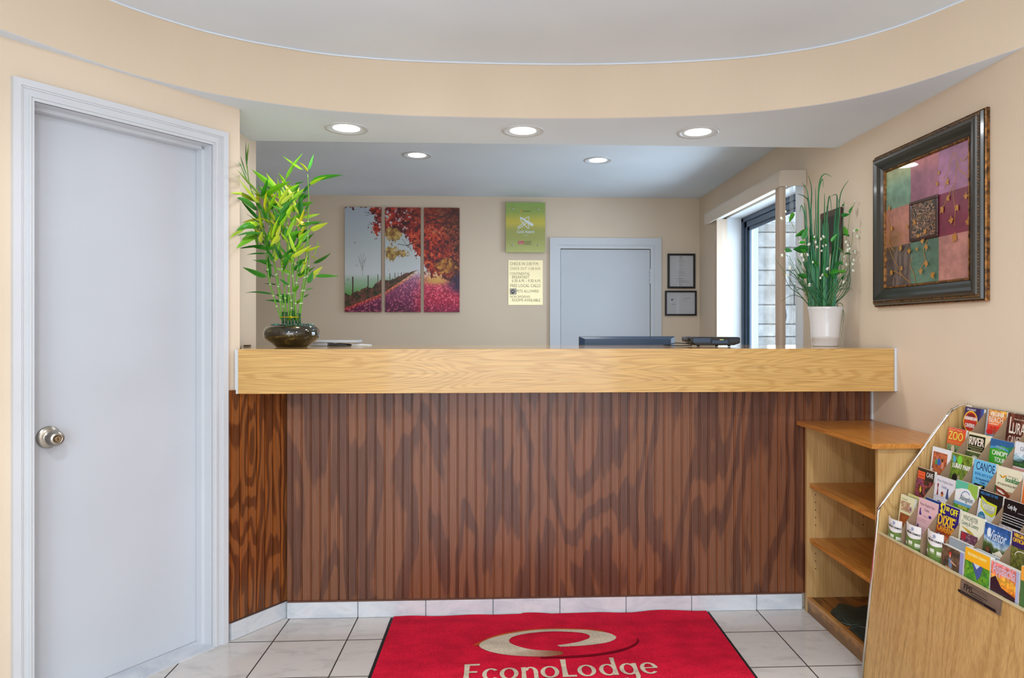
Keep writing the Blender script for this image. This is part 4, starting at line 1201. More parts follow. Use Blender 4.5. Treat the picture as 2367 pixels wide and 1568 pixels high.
# maker's plate on the front panel
fang = math.atan2(FTp[0] - FB[0], FTp[1] - FB[1])
def fpt(px, py):
    """point of the sloping front panel under an image point"""
    r = ray(px, py); k = (FB[0] - 0.0) / (r[0] - r[2] * math.tan(fang)) if False else None
    # x = FB0 + z*tan ; r0 k = FB0 + (CH + r2 k) tan
    t_ = math.tan(fang); k = (FB[0] + CH * t_) / (r[0] - r[2] * t_)
    return r[1] * k, CH + r[2] * k
pa, pb, pc, pd = fpt(2223, 1340), fpt(2318, 1386), fpt(2316, 1427), fpt(2222, 1368)
pw_ = pa[0] - pb[0]; phh = 0.045
pl = thing('makers_plate_base', None, None); C.objects.unlink(pl); bpy.data.objects.remove(pl)
ar = Art(-0.001); ar.col = lin((120, 100, 84)); ar.box(0, pw_, -0.0015, 0.0, 0, phh); ar.y = -0.0015
ar.rect(.003, pw_ - .003, .003, phh - .003, (98, 80, 68)); ar.rect(.0036, pw_ - .0036, .0036, phh - .0036, (122, 102, 88))
ar.text(.016, .017, 'FPIS', (24, 18, 18), width=.036, bold=.0006, ys=1.1)
for i in range(2):
    for k in range(9): ar.rect(.024 + .0105 * k, .032 + .0105 * k, .0355 - .004 * i, .037 - .004 * i, (90, 74, 66))
for i, n_ in ((0, 9), (1, 7)):
    for k in range(n_): ar.rect(.060 + .0072 * k, .0655 + .0072 * k, .0225 - .0058 * i, .0252 - .0058 * i, (48, 38, 36))
ar.ell(.008, .0095, .0038, .0038, (20, 16, 18)); ar.rect(.008, pw_ - .008, .0057, .0133, (20, 16, 18)); ar.ell(pw_ - .008, .0095, .0038, .0038, (20, 16, 18))
for k in range(14): ar.rect(.016 + .0075 * k, .021 + .0075 * k, .0086, .0104, (96, 84, 78))
o = ar.build('makers_plate', M['print'], rk, fixn=False)
zc_ = (pa[1] + pd[1]) / 2
o.location = (FB[0] + (zc_ - phh / 2) * math.tan(fang) - 0.0008, pa[0], zc_ - phh / 2); o.rotation_euler = (-fang, 0, -PI / 2)

# ------------------------------------------------------------------ brochures
def photo(h, w_, stops, seed, cells=6, amp=0.5, vert=True):
    h, w_ = int(h * 1.8), int(w_ * 1.8)
    Y, X = np.mgrid[0:h, 0:w_] / float(h)
    n = vnoise(h, w_, cells, max(2, cells * w_ // h), seed, 3)
    n2 = vnoise(h, w_, cells * 3, cells * 3, seed + 50, 2)
    t = Y + amp * (n - .5) if vert else n
    return grad(t, stops) * (0.72 + 0.56 * n2[..., None])


class Bro(Art):
    def __init__(s, w_, h, t, cover=(235, 235, 232)):
        super().__init__(0.0, 0.00018); s.w = w_; s.h = h; s.mm = 0.001
        s.col = lin((222, 220, 212)); s.box(0, w_, 0.0, t, 0, h)
        s.rect(0, w_, 0, h, cover)

    def r(s, x0, x1, z0, z1, c): s.rect(x0 * .001, x1 * .001, s.h - z1 * .001, s.h - z0 * .001, c)

    def t(s, x, z, body, c, wd, bold=.4, ys=1.0, shear=0): s.text(x * .001, s.h - z * .001, body, c, width=wd * .001, bold=bold * .001, ys=ys, shear=shear)

    def g(s, x0, x1, z0, z1, img): s.grid(x0 * .001, x1 * .001, s.h - z1 * .001, s.h - z0 * .001, img)

    def e(s, x, z, rx, rz, c): s.ell(x * .001, s.h - z * .001, rx * .001, rz * .001, c)

    def rg(s, x, z, rx, rz, w_, c, a0=0, a1=2 * PI): s.ring(x * .001, s.h - z * .001, rx * .001, rz * .001, w_ * .001, c, a0, a1)

    def p(s, pts, c): s.pol([(x * .001, s.h - z * .001) for x, z in pts], c)

    def bars(s, x0, x1, z0, n, dz, c, th=1.2, seed=1):
        rr_ = random.Random(seed)
        for i in range(n):
            x = x0
            while x < x1 - 3:
                l_ = rr_.uniform(3, 8); s.r(x, min(x + l_, x1), z0 + dz * i, z0 + dz * i + th, c); x += l_ + 1.6


def place(b, px, py, row, tilt=7.0, dx=0.0, dyaw=0.0):
    """Stand a brochure in its pocket: its top left corner lies under (px,py) at the depth of its tier."""
    X = ROWX[row] + dx
    Y, Z = onX(2000 + px / 3.136, 920 + py / 3.136, X)
    k_ = min(range(12), key=lambda q: abs(YC[q] - 0.003 - Y)); wl = 0.1035 if b.w <= .2 else b.w
    if b.w > wl: b.v = [(x * wl / b.w, y, z) for x, y, z in b.v]; b.w = wl
    Y = min(YC[k_] - 0.0012, max(Y, YC[k_ + 1] + b.w + 0.0045))
    a = math.radians(tilt)
    o = b.build(b.nm, M['print'], fixn=False)
    o.rotation_euler = (-a, 0, -PI / 2 + math.radians(dyaw))
    o.location = (X - b.h * math.sin(a), Y, Z - b.h * math.cos(a))
    tag(o, b.lb, b.ct, 'brochures in the rack')
    return o


def B(nm, lb, w_=100, h=170, t=8, cover=(235, 235, 232), ct='brochure'):
    b = Bro(w_ * .001, h * .001, t * .001, cover); b.nm = nm; b.lb = lb; b.ct = ct; return b


W8 = (240, 240, 236)
# ---- top row
b = B('brochure', 'purple brochure with a round red and yellow emblem, top row by the rack end', 98, cover=(46, 34, 92))
b.g(0, 98, 46, 90, photo(16, 30, [(0, (60, 30, 60)), (.5, (120, 50, 40)), (1, (60, 20, 20))], 3)); b.r(80, 98, 0, 90, (58, 92, 168)); b.r(80, 88, 0, 60, (70, 60, 130))
b.e(36, 50, 37, 38, (240, 190, 50)); b.e(36, 51, 33, 34, (196, 30, 30)); b.e(36, 30, 20, 7, (120, 20, 20)); b.t(12, 12, "VIRGINIA'S", (236, 226, 240), 46, .3, 1.1); b.t(5, 46, 'SHENANDOAH', (250, 240, 236), 64, .8, 1.9); b.r(4, 70, 50, 53, (226, 60, 30)); b.t(12, 72, 'CAVERNS', (250, 240, 236), 48, .8, 1.8)
place(b, 747, 66, 5)
b = B('brochure', 'orange and red beach brochure in the top row', 92, cover=(238, 150, 70))
b.g(0, 92, 0, 120, photo(30, 20, [(0, (236, 170, 70)), (.35, (238, 130, 80)), (.5, (226, 50, 40)), (.6, (220, 90, 70)), (.75, (120, 150, 170)), (1, (90, 130, 170))], 8, 3, .2))
b.r(0, 8, 0, 120, (170, 180, 196)); b.t(15, 21, 'VIRGINIA', (250, 240, 220), 66, .8, 1.4); b.t(14, 42, 'BEACH', (250, 236, 220), 64, .4, 1.3); b.r(14, 60, 47, 49, (250, 230, 210)); b.e(22, 76, 16, 9, (222, 40, 40)); b.e(14, 92, 9, 4, (50, 60, 80))
place(b, 930, 88, 5)
b = B('brochure', 'dark maroon cavern brochure with tall cream lettering, top row', 104, 172, cover=(66, 26, 24))
b.g(0, 104, 0, 120, photo(26, 26, [(0, (52, 18, 18)), (.4, (90, 40, 34)), (1, (160, 100, 80))], 12, 5, .8, False)); b.t(28, 20, 'Wonder and beyond', (238, 220, 200), 56, .2); b.t(12, 66, 'L', (246, 236, 222), 17, .3, 1.9); b.t(27, 66, 'URAY', (246, 236, 222), 70, .3, 1.9); b.t(12, 100, 'CAVERNS', (240, 226, 210), 84, .3, 1.9)
place(b, 1031, 106, 5)
# ---- second row from the top
b = B('brochure', 'orange ZOO brochure with yellow letters', 95, cover=(226, 96, 48))
b.r(0, 95, 0, 10, (230, 80, 60)); b.g(2, 93, 60, 120, photo(18, 24, [(0, (130, 160, 110)), (.4, (110, 140, 100)), (1, (120, 110, 80))], 21)); b.t(5, 9, 'National Treasure', (250, 200, 150), 70, .2, 1.0); b.t(6, 42, 'ZOO', (240, 222, 90), 76, .9, 1.25); b.bars(6, 82, 49, 2, 4, (238, 170, 90), 1.2, 3); b.e(42, 78, 10, 16, (226, 206, 180)); b.e(30, 88, 6, 10, (60, 70, 90))
place(b, 597, 208, 4)
b = B('brochure', 'cream and black brochure headed RIVER', 104, cover=(236, 224, 186))
b.r(3, 84, 8, 62, (24, 34, 26)); b.t(8, 20, 'TAKE ME TO THE', (190, 200, 150), 66, .3, 1.1); b.t(7, 42, 'RIVER', (250, 232, 216), 72, 1.3, 1.35); b.bars(8, 80, 46, 2, 6, (190, 190, 130), 2, 5); b.bars(26, 78, 57, 1, 3, (190, 190, 130), 1.6, 6); b.g(3, 88, 66, 110, photo(14, 26, [(0, (50, 70, 40)), (.5, (90, 110, 60)), (1, (60, 70, 40))], 24, 5, .9, False)); b.e(50, 82, 14, 6, (210, 210, 190))
place(b, 737, 242, 4)
b = B('brochure', 'green and blue canopy tours brochure with white lettering', 104, cover=(44, 150, 60))
b.r(0, 104, 0, 24, (46, 100, 156)); b.p([(0, 26), (52, 18), (84, 22), (72, 78), (0, 92)], (62, 168, 44)); b.p([(84, 16), (104, 14), (104, 100), (70, 92)], (30, 130, 100)); b.p([(0, 26), (40, 20), (80, 26), (84, 34), (40, 26), (0, 34)], (76, 150, 200))
b.t(28, 30, 'Virginia', (150, 190, 210), 38, .3, 1.3, .2); b.t(12, 52, 'CANOPY', (240, 246, 232), 70, .9, 1.3); b.t(26, 74, 'TOURS', (240, 246, 232), 54, .9, 1.35); b.r(12, 70, 80, 90, (220, 90, 40)); b.bars(16, 66, 84, 1, 3, (190, 60, 30), 1.5, 4)
place(b, 882, 284, 4)
b = B('brochure', 'pale blue and pink brochure with a misty hill photo, at the frame edge', 100, cover=(226, 230, 236))
b.t(22, 27, 'GRAVES', (130, 136, 160), 60, .3, 1.1); b.g(0, 100, 36, 78, photo(22, 26, [(0, (208, 218, 232)), (.4, (150, 190, 206)), (.55, (40, 70, 60)), (.8, (50, 110, 50)), (1, (60, 80, 50))], 30, 4, .4)); b.r(0, 100, 82, 120, (226, 160, 150))
place(b, 1087, 313, 4)
# ---- third row from the top
b = B('brochure', 'white brochure with a framed photo of children playing', 102, cover=(232, 234, 238))
b.g(8, 86, 16, 100, photo(30, 24, [(0, (110, 60, 40)), (.4, (170, 80, 50)), (.7, (196, 110, 70)), (1, (110, 60, 30))], 40, 5, .8, False)); b.e(44, 50, 10, 12, (40, 90, 190)); b.e(30, 52, 7, 10, (60, 150, 80)); b.e(33, 38, 5, 6, (200, 120, 100)); b.e(66, 60, 8, 13, (226, 140, 110)); b.e(62, 42, 5, 6, (60, 30, 20)); b.r(10, 16, 78, 94, (240, 240, 240))
place(b, 490, 350, 3)
b = B('brochure', 'leafy green park brochure with white lettering across the middle', 106, cover=(60, 90, 30))
b.g(0, 106, 0, 120, photo(34, 28, [(0, (60, 80, 40)), (.4, (110, 140, 50)), (.6, (120, 150, 40)), (1, (40, 50, 24))], 44, 6, .9, False)); b.r(0, 106, 0, 2, (200, 190, 110)); b.p([(6, 8), (20, 12), (26, 20), (20, 34), (8, 30)], (80, 170, 200)); b.e(44, 22, 12, 16, (120, 210, 60)); b.t(10, 50, 'LURAY PARK', (246, 246, 240), 92, 1.0, 1.5); b.e(28, 88, 15, 18, (24, 20, 22)); b.e(48, 82, 7, 9, (170, 160, 130))
place(b, 645, 396, 3)
b = B('brochure', 'light blue brochure with CANOE in navy letters', 100, cover=(112, 192, 236))
b.t(12, 32, 'CANOE', (24, 40, 90), 84, .2, 1.5); b.t(10, 50, 'KAYAK, RAFT & TUBE', (40, 130, 196), 84, .5, 1.5); b.t(14, 64, 'The Shenandoah River', (30, 90, 160), 72, .3, 1.3); b.t(38, 74, 'Guide', (30, 90, 160), 22, .3, 1.2); b.r(12, 62, 78, 130, (26, 24, 26)); b.p([(18, 88), (50, 80), (54, 84), (20, 93)], (230, 220, 70)); b.p([(20, 97), (46, 90), (48, 93), (22, 101)], (220, 210, 60)); b.e(34, 110, 9, 6, (232, 226, 60))
place(b, 806, 444, 3)
b = B('brochure', 'cream bookfair brochure with a photo of a red tent and crowd', 108, cover=(232, 226, 198))
b.p([(12, 24), (28, 30), (34, 25), (46, 22), (34, 34), (24, 34)], (232, 160, 50)); b.p([(12, 24), (26, 32), (22, 34)], (110, 150, 60)); b.t(50, 26, 'GREEN VALLEY', (176, 180, 160), 46, .2); b.t(42, 42, 'bookfair', (60, 130, 80), 60, .7, 1.3); b.t(10, 56, 'UP TO 90% OFF RETAIL PRICES', (120, 110, 90), 84, .2, 1.4); b.g(0, 108, 72, 130, photo(26, 34, [(0, (120, 60, 40)), (.4, (190, 150, 110)), (1, (130, 90, 60))], 47, 8, .9, False)); b.p([(0, 62), (40, 68), (70, 82), (108, 72), (108, 84), (60, 96), (0, 80)], (136, 56, 34)); b.p([(10, 72), (30, 74), (48, 82), (38, 84), (14, 78)], (240, 226, 216)); b.r(0, 6, 62, 84, (40, 100, 70))
place(b, 952, 488, 3)
b = B('brochure', 'orange brochure cut off by the right edge of the photo', 100, cover=(236, 120, 50))
b.r(0, 3, 0, 120, (236, 236, 226)); place(b, 1143, 560, 3)
# ---- fourth row from the top
b = B('brochure', 'black cave photo brochure with an orange panel, beside the rack end', 96, cover=(26, 14, 16))
b.g(0, 96, 40, 130, photo(30, 24, [(0, (30, 10, 30)), (.3, (140, 50, 110)), (.45, (150, 60, 50)), (.6, (50, 20, 20)), (1, (20, 10, 14))], 60, 7, .9, False)); b.r(4, 46, 12, 38, (236, 96, 40)); b.e(8, 14, 4, 4, (236, 96, 40)); b.r(8, 42, 17, 20, (210, 60, 30)); b.r(8, 42, 26, 33, (206, 66, 30)); b.t(54, 26, 'CAVE', (230, 226, 220), 36, .6, 1.6); b.p([(24, 76), (30, 62), (36, 80), (30, 90)], (236, 200, 60)); b.r(0, 96, 0, 2, (140, 90, 60))
place(b, 412, 508, 2)
b = B('brochure', 'white leaflet with small drawings of red, orange and blue glassware', 108, cover=(226, 224, 232))
b.t(10, 20, 'West Virginia Glass', (150, 150, 172), 86, .2, 1.3); b.t(38, 38, 'Outlet', (130, 136, 180), 30, .2, 1.3); b.p([(14, 26), (24, 28), (21, 42), (25, 66), (16, 66), (18, 42)], (140, 30, 40)); b.e(46, 58, 7, 9, (224, 120, 40)); b.e(46, 55, 5, 4, (60, 40, 90)); b.p([(72, 34), (77, 34), (77, 48), (84, 72), (66, 68)], (60, 80, 130)); b.bars(8, 62, 66, 2, 4, (170, 170, 196), 1.2, 7); b.e(38, 92, 14, 10, (50, 40, 110)); b.e(40, 94, 9, 6, (190, 180, 90))
place(b, 488, 548, 2)
b = B('brochure', 'teal, white and green brochure with a thin arch emblem', 106, cover=(236, 238, 240))
b.p([(0, 0), (106, 0), (106, 52), (84, 36), (60, 22), (34, 22), (0, 32)], (96, 190, 160)); b.p([(60, 0), (106, 0), (106, 52), (84, 36), (60, 22)], (150, 190, 80)); b.rg(56, 54, 30, 34, 3, (246, 246, 246), .1 * PI, .95 * PI); b.rg(54, 56, 26, 28, 2.4, (90, 130, 190), .25 * PI, .9 * PI); b.t(26, 60, 'Abingdon', (90, 110, 120), 62, .2, 1.5, .25); b.r(0, 106, 68, 78, (110, 170, 214)); b.g(0, 106, 78, 130, photo(20, 28, [(0, (70, 120, 40)), (.5, (90, 160, 40)), (1, (60, 110, 30))], 66, 6, .9, False)); b.t(22, 88, 'VIRGINIA', (230, 220, 90), 46, .4, 1.4)
place(b, 681, 597, 2)
b = B('brochure', 'black brochure with a lime banner and a blue disc', 104, cover=(20, 22, 26))
b.t(6, 13, 'WELCOME TO THE', (60, 130, 190), 76, .5, 1.3); b.p([(4, 26), (16, 30), (18, 104), (0, 96)], (226, 230, 234)); b.p([(14, 22), (40, 34), (82, 36), (80, 84), (50, 130), (10, 128)], (228, 232, 230)); b.p([(13, 18), (40, 30), (84, 34), (82, 62), (66, 74), (38, 70), (14, 52)], (206, 214, 40)); b.p([(18, 27), (40, 37), (79, 40), (76, 58), (62, 66), (38, 62), (20, 48)], (176, 178, 170)); b.t(22, 55, 'VISITOR', (236, 236, 200), 52, .5, 1.5); b.e(24, 86, 16, 20, (44, 130, 176)); b.t(14, 84, 'GUIDE', (220, 236, 240), 20, .2, 1.2)
place(b, 862, 671, 2)
b = B('brochure', 'black brochure with white script title and fine white text, at the frame edge', 104, cover=(14, 12, 16))
b.t(16, 26, 'Cody Bay', (226, 226, 230), 36, .3, 2.0, .3); b.bars(58, 96, 30, 1, 3, (170, 170, 176), 1.6, 2); b.bars(4, 96, 44, 4, 7, (226, 226, 230), 1.9, 9); b.g(4, 104, 76, 130, photo(10, 14, [(0, (206, 196, 200)), (.6, (196, 180, 172)), (1, (150, 120, 100))], 71, 3, .3))
place(b, 1021, 731, 2)
# ---- fifth row from the top
b = B('brochure', 'cream leaflet with a red-brown title, beside the rack end', 84, cover=(232, 230, 190))
b.bars(8, 44, 12, 1, 4, (120, 160, 110), 2.4, 3); b.t(6, 38, 'HISTORIC', (180, 90, 60), 56, .3, 2.0); b.t(10, 54, 'CAVERNS', (180, 90, 60), 54, .3, 1.8); b.e(66, 40, 9, 10, (206, 180, 180)); b.e(66, 40, 5, 6, (130, 90, 110)); b.g(10, 84, 64, 120, photo(14, 20, [(0, (90, 40, 20)), (.5, (170, 80, 30)), (1, (110, 60, 20))], 81, 4, .9, False))
place(b, 241, 688, 1)
b = B('leaflet', 'small cream leaflet tucked behind the brown-titled cavern leaflet', 84, 170, 3, cover=(228, 218, 150), ct='leaflet'); b.bars(8, 70, 8, 1, 4, (150, 170, 90), 3, 3)
place(b, 312, 690, 1, dx=.024)
b = B('brochure', 'pink leaflet with dark blue glassware drawings', 108, cover=(232, 190, 196))
b.t(8, 22, 'West Virginia Glass', (150, 120, 140), 84, .3, 1.3); b.t(36, 38, 'Outlet', (150, 120, 140), 28, .3, 1.3); b.p([(12, 34), (17, 32), (17, 42), (24, 56), (10, 56)], (56, 40, 130)); b.e(72, 52, 8, 5, (60, 40, 130)); b.bars(34, 62, 55, 1, 4, (150, 110, 150), 1.2, 2); b.bars(8, 60, 68, 2, 6, (170, 120, 150), 1.2, 5); b.p([(14, 86), (19, 94), (14, 104), (9, 96)], (60, 40, 120)); b.bars(30, 70, 94, 2, 8, (170, 130, 150), 1.2, 4)
place(b, 371, 713, 1)
b = B('leaflet', 'blue leaflet just showing behind the pink leaflet', 96, 160, 5, cover=(40, 70, 140), ct='leaflet'); place(b, 440, 718, 1, dx=.024)
b = B('brochure', 'navy brochure offering two dollars off in big yellow letters', 102, cover=(44, 30, 116))
b.t(8, 32, '$2', (246, 232, 40), 24, 1.2, 1.9); b.t(36, 20, '00', (246, 232, 40), 16, .8, 1.2); b.t(58, 27, 'OFF', (246, 232, 40), 36, 1.2, 1.4); b.r(40, 92, 36, 38, (230, 220, 60)); b.r(34, 92, 42, 43.5, (230, 220, 60)); b.t(4, 70, 'DIXIE', (246, 196, 50), 80, 1.6, 1.4); b.g(0, 102, 76, 140, photo(20, 24, [(0, (130, 40, 60)), (.5, (190, 90, 30)), (1, (110, 40, 20))], 91, 5, .9, False)); b.t(4, 90, 'CAVERNS', (240, 170, 50), 82, .8, 1.5); b.r(6, 30, 98, 128, (60, 60, 120)); b.e(18, 108, 8, 9, (200, 190, 190)); b.e(52, 110, 13, 10, (226, 130, 90))
place(b, 577, 768, 1, tilt=7)
b = B('brochure', 'cream brochure with green lettering and a small red and purple photo', 104, cover=(230, 228, 204))
b.t(12, 22, 'WINCHESTER', (70, 100, 84), 66, .1, 2.0); b.t(8, 38, 'County & Country', (70, 110, 90), 76, .1, 1.9, .2); b.p([(8, 44), (50, 50), (100, 74), (100, 84), (60, 66)], (190, 164, 60)); b.g(10, 86, 60, 92, photo(14, 22, [(0, (90, 60, 90)), (.5, (110, 60, 80)), (1, (200, 190, 190))], 97, 5, .9, False)); b.r(14, 34, 64, 84, (170, 40, 60)); b.r(6, 22, 104, 122, (206, 40, 40)); b.p([(4, 94), (90, 100), (90, 120), (26, 106)], (226, 232, 234))
place(b, 733, 833, 1)
b = B('brochure', 'blue sky brochure with white porch columns', 108, cover=(46, 84, 146))
b.g(0, 108, 0, 130, photo(34, 28, [(0, (40, 80, 146)), (.28, (60, 110, 170)), (.42, (170, 190, 206)), (.5, (70, 90, 40)), (.8, (30, 36, 26)), (1, (20, 26, 20))], 99, 4, .25)); b.e(20, 26, 8, 14, (226, 234, 244)); b.t(24, 44, 'Visitor', (210, 222, 238), 70, .5, 1.7, .25); b.r(44, 92, 80, 84, (236, 230, 214)); b.p([(50, 80), (72, 66), (94, 80)], (236, 228, 210))
for k in range(4): b.r(46 + 13 * k, 50 + 13 * k, 84, 118, (236, 228, 210))
b.e(24, 76, 9, 8, (110, 60, 40)); place(b, 891, 906, 1)
b = B('brochure', 'purple official guide with yellow title and a forest photo, frame edge', 106, 172, cover=(50, 30, 90))
b.t(6, 14, "VIRGINIA'S BLUE", (240, 190, 50), 92, .8, 1.3); b.t(4, 28, 'OFFICIAL GUIDE', (240, 190, 50), 92, .8, 1.3); b.g(0, 106, 42, 160, photo(34, 30, [(0, (46, 52, 30)), (.5, (120, 120, 50)), (1, (40, 50, 30))], 101, 7, .9, False)); b.rg(40, 66, 26, 18, 3, (210, 206, 180), 0, PI)
place(b, 1026, 946, 1, tilt=4)
# ---- front row: three rolled booklets and four magazines
def rolled(px, py, lb, cut):
    w_, h = 0.088, 0.172; b = Bro.__new__(Bro); MB.__init__(b)
    n = 14; rad = 0.062
    ang = w_ / rad
    def pt_(s_, z, off=0.0):
        a = (s_ / w_ - .5) * ang; return ((rad + off) * math.sin(a) + w_ / 2, -(rad + off) * math.cos(a) + rad * math.cos(ang / 2), z)
    def strip(s0, s1, zf0, zf1, c, off):
        cc = lin(c)
        for k in range(n):
            a = s0 + (s1 - s0) * k / n; q = s0 + (s1 - s0) * (k + 1) / n
            b.poly([pt_(a, zf0(a), off), pt_(q, zf0(q), off), pt_(q, zf1(q), off), pt_(a, zf1(a), off)], cc)
    cst = lambda v: (lambda s_: v)
    strip(0, w_, cst(0), cst(h), (232, 230, 230), 0); strip(w_, 0, cst(0), cst(h), (214, 212, 208), -.004)
    for k in range(n):
        a = w_ * k / n; q = w_ * (k + 1) / n
        b.poly([pt_(a, h, 0), pt_(q, h, 0), pt_(q, h, -.004), pt_(a, h, -.004)], lin((222, 220, 214)))
    hill = lambda s_: h - .030 - .007 * math.sin(s_ / w_ * 4.6 - 1.0) - .012 * s_ / w_
    strip(0, w_, cst(0.0), hill, (104, 134, 66), .0003)
    for s0, z0 in ((.010, .020), (.040, .012), (.068, .016)): strip(s0, s0 + .019, cst(h - .052 - z0), cst(h - .041 - z0), (226, 230, 216), .0005); strip(s0, s0 + .019, cst(h - .056 - z0), cst(h - .0545 - z0), (210, 220, 190), .0005)
    cc = lin((40, 44, 48))
    for t_ in text2d('MERCER COUNTY', .060, .0007):
        b.poly([pt_(.026 + x, h - .028 + y * 1.3 - .05 * x, .0006) for x, y in t_], cc)
    for t_ in text2d('WEST VIRGINIA', .022, .0001):
        b.poly([pt_(.036 + x, h - .019 + y, .0006) for x, y in t_], lin((120, 126, 140)))
    cc = lin((150, 160, 190))
    b.poly([pt_(.058 + .006 * math.cos(k * .785), h - .011 + .006 * math.sin(k * .785), .0006) for k in range(8)], cc)
    b.h = h; b.w = w_; b.nm = 'rolled_booklet'; b.lb = lb; b.ct = 'booklet'
    return place(b, px, py, 0, tilt=2, dx=.012)


rolled(146, 842, 'curled white and green county booklet in the bottom row, next to the rack end', 0)
rolled(298, 893, 'curled white and green county booklet, middle of the three in the bottom row', 0)
rolled(450, 943, 'curled white and green county booklet, behind the cyclist magazine', 0)
b = B('magazine', 'magazine with a cyclist photo on the cover, bottom row', 100, 110, 16, ct='magazine')
b.g(0, 84, 0, 110, photo(34, 26, [(0, (60, 56, 56)), (.3, (70, 60, 48)), (.6, (110, 80, 60)), (1, (120, 110, 90))], 120, 6, .9, False)); b.r(84, 100, 0, 110, (150, 150, 200)); b.e(40, 20, 6, 6, (206, 60, 50)); b.e(40, 27, 4, 5, (220, 160, 130)); b.p([(34, 34), (50, 36), (52, 62), (36, 60)], (110, 130, 160)); b.p([(44, 38), (70, 46), (70, 50), (44, 44)], (214, 160, 130)); b.p([(22, 62), (48, 62), (50, 84), (26, 82)], (216, 150, 100)); b.rg(54, 88, 14, 16, 2.5, (60, 60, 60))
place(b, 549, 1050, 0, tilt=4, dx=-.002)
b = B('magazine', 'magazine with a yellow band over a green mountain photo, bottom row', 122, 120, 14, ct='magazine')
b.g(0, 122, 36, 120, photo(30, 36, [(0, (60, 110, 60)), (.4, (70, 140, 40)), (.7, (110, 160, 40)), (1, (70, 100, 30))], 130, 6, .8, False)); b.p([(34, 36), (90, 36), (80, 66), (64, 84)], (70, 90, 150)); b.p([(40, 36), (78, 36), (60, 52)], (200, 214, 236)); b.r(0, 122, 0, 38, (246, 180, 30)); b.t(14, 20, 'BLUE RIDGE COUNTRY', (250, 232, 150), 92, .8, 1.4)
b.e(96, 112, 14, 4, (220, 150, 60)); place(b, 741, 1082, 0, tilt=3, dx=-.002)
b = B('magazine', 'magazine with an orange sunset and dark hill on the cover, bottom row', 124, 125, 18, ct='magazine')
b.g(0, 112, 0, 84, photo(34, 34, [(0, (226, 130, 130)), (.3, (232, 120, 100)), (.5, (240, 180, 60)), (.7, (236, 150, 50)), (1, (200, 90, 40))], 140, 4, .2)); b.r(112, 124, 0, 125, (170, 176, 214)); b.t(8, 30, 'Appalachia', (210, 196, 220), 100, .5, 1.9); b.p([(0, 50), (22, 38), (30, 46), (50, 64), (112, 74), (112, 92), (0, 86)], (50, 24, 40)); b.g(0, 60, 84, 125, photo(14, 20, [(0, (90, 70, 60)), (.5, (190, 180, 170)), (1, (90, 70, 60))], 142, 4, .9, False))
place(b, 925, 1180, 0, tilt=3, dx=-.002)
b = B('magazine', 'orange and green magazine at the right edge of the bottom row', 100, 120, 12, ct='magazine', cover=(236, 160, 60))
b.r(0, 100, 38, 120, (70, 110, 60)); place(b, 1146, 1222, 0, tilt=3, dx=-.002)
b = B('magazine', 'grey magazine lying behind the yellow banded one, only its top edge showing', 100, 110, 10, ct='magazine', cover=(150, 160, 170)); place(b, 690, 1040, 0, tilt=3, dx=.018)
b = B('magazine', 'pale blue magazine behind the sunset one, only its top edge showing', 100, 115, 8, ct='magazine', cover=(170, 186, 200)); place(b, 800, 1090, 0, tilt=3, dx=.030)

# ================================================================== THINGS ON THE COUNTER
CT = 1.217
random.seed(11)


def leaf(mb, base, d, L_, w_, droop, col, col2=None, n=7, twist=None):
    """A lance-shaped blade with a fold along its midrib, from base along d, drooping with length."""
    curl = random.uniform(-.4, .4) if .05 < L_ < .2 else 0.0
    d = Vector(d).normalized(); p = Vector(base); sidev = d.cross(Vector((0, 0, 1)))
    if sidev.length < .05: sidev = Vector((1, 0, 0))
    sidev.normalize()
    if twist: sidev = Matrix.Rotation(twist, 3, d) @ sidev
    rows = []; st = L_ / n
    for i in range(n + 1):
        t = i / n
        wv = w_ * (math.sin(PI * min(1, t * 1.0) ** 0.62) ** 0.9 if 0 < t < 1 else 0.02)
        up_ = sidev.cross(d).normalized()
        rows.append((p.copy(), sidev * wv / 2, up_ * wv * .18))
        d = (d + Vector((0, 0, -droop / n)) + sidev * (curl / n)).normalized(); p = p + d * st
    c1 = lin(col); c2 = lin(col2 or tuple(int(x * .86) for x in col))
    ids = [(mb.vert(q - s_ + u), mb.vert(q), mb.vert(q + s_ + u)) for q, s_, u in rows]
    for i in range(n):
        a, b = ids[i], ids[i + 1]
        mb.face((a[0], a[1], b[1], b[0]), c1); mb.face((a[1], a[2], b[2], b[1]), c2)


# ---------------------------------------------------------------- lucky bamboo in a dark bowl
BX, BYY = -0.972, 3.235
lb = thing('bamboo_plant', 'leafy bamboo with bright green leaves in a dark glazed bowl, left end of the counter', 'plant', (BX, BYY, CT + .001))
mb = MB(); prof = [(0.0, 0.0), (0.068, 0.0), (0.078, 0.008), (0.092, 0.020), (0.112, 0.032), (0.122, 0.045), (0.1265, 0.060), (0.124, 0.076), (0.116, 0.090), (0.104, 0.099), (0.098, 0.101), (0.098, 0.097), (0.06, 0.092), (0.0, 0.09)]
mb.lathe(prof, 56, cap0=False); mb.build('bowl', M['bowl'], lb, smooth=True)
peb = new_mat('sea_green_pebble', (70, 120, 104), 0.15, coat=.6)
setcol(peb, ramp(peb, noise(peb, coords(peb), 30, 2), [(.35, (34, 58, 52)), (.6, (76, 130, 112)), (.8, (150, 180, 170))]))
mb = MB()
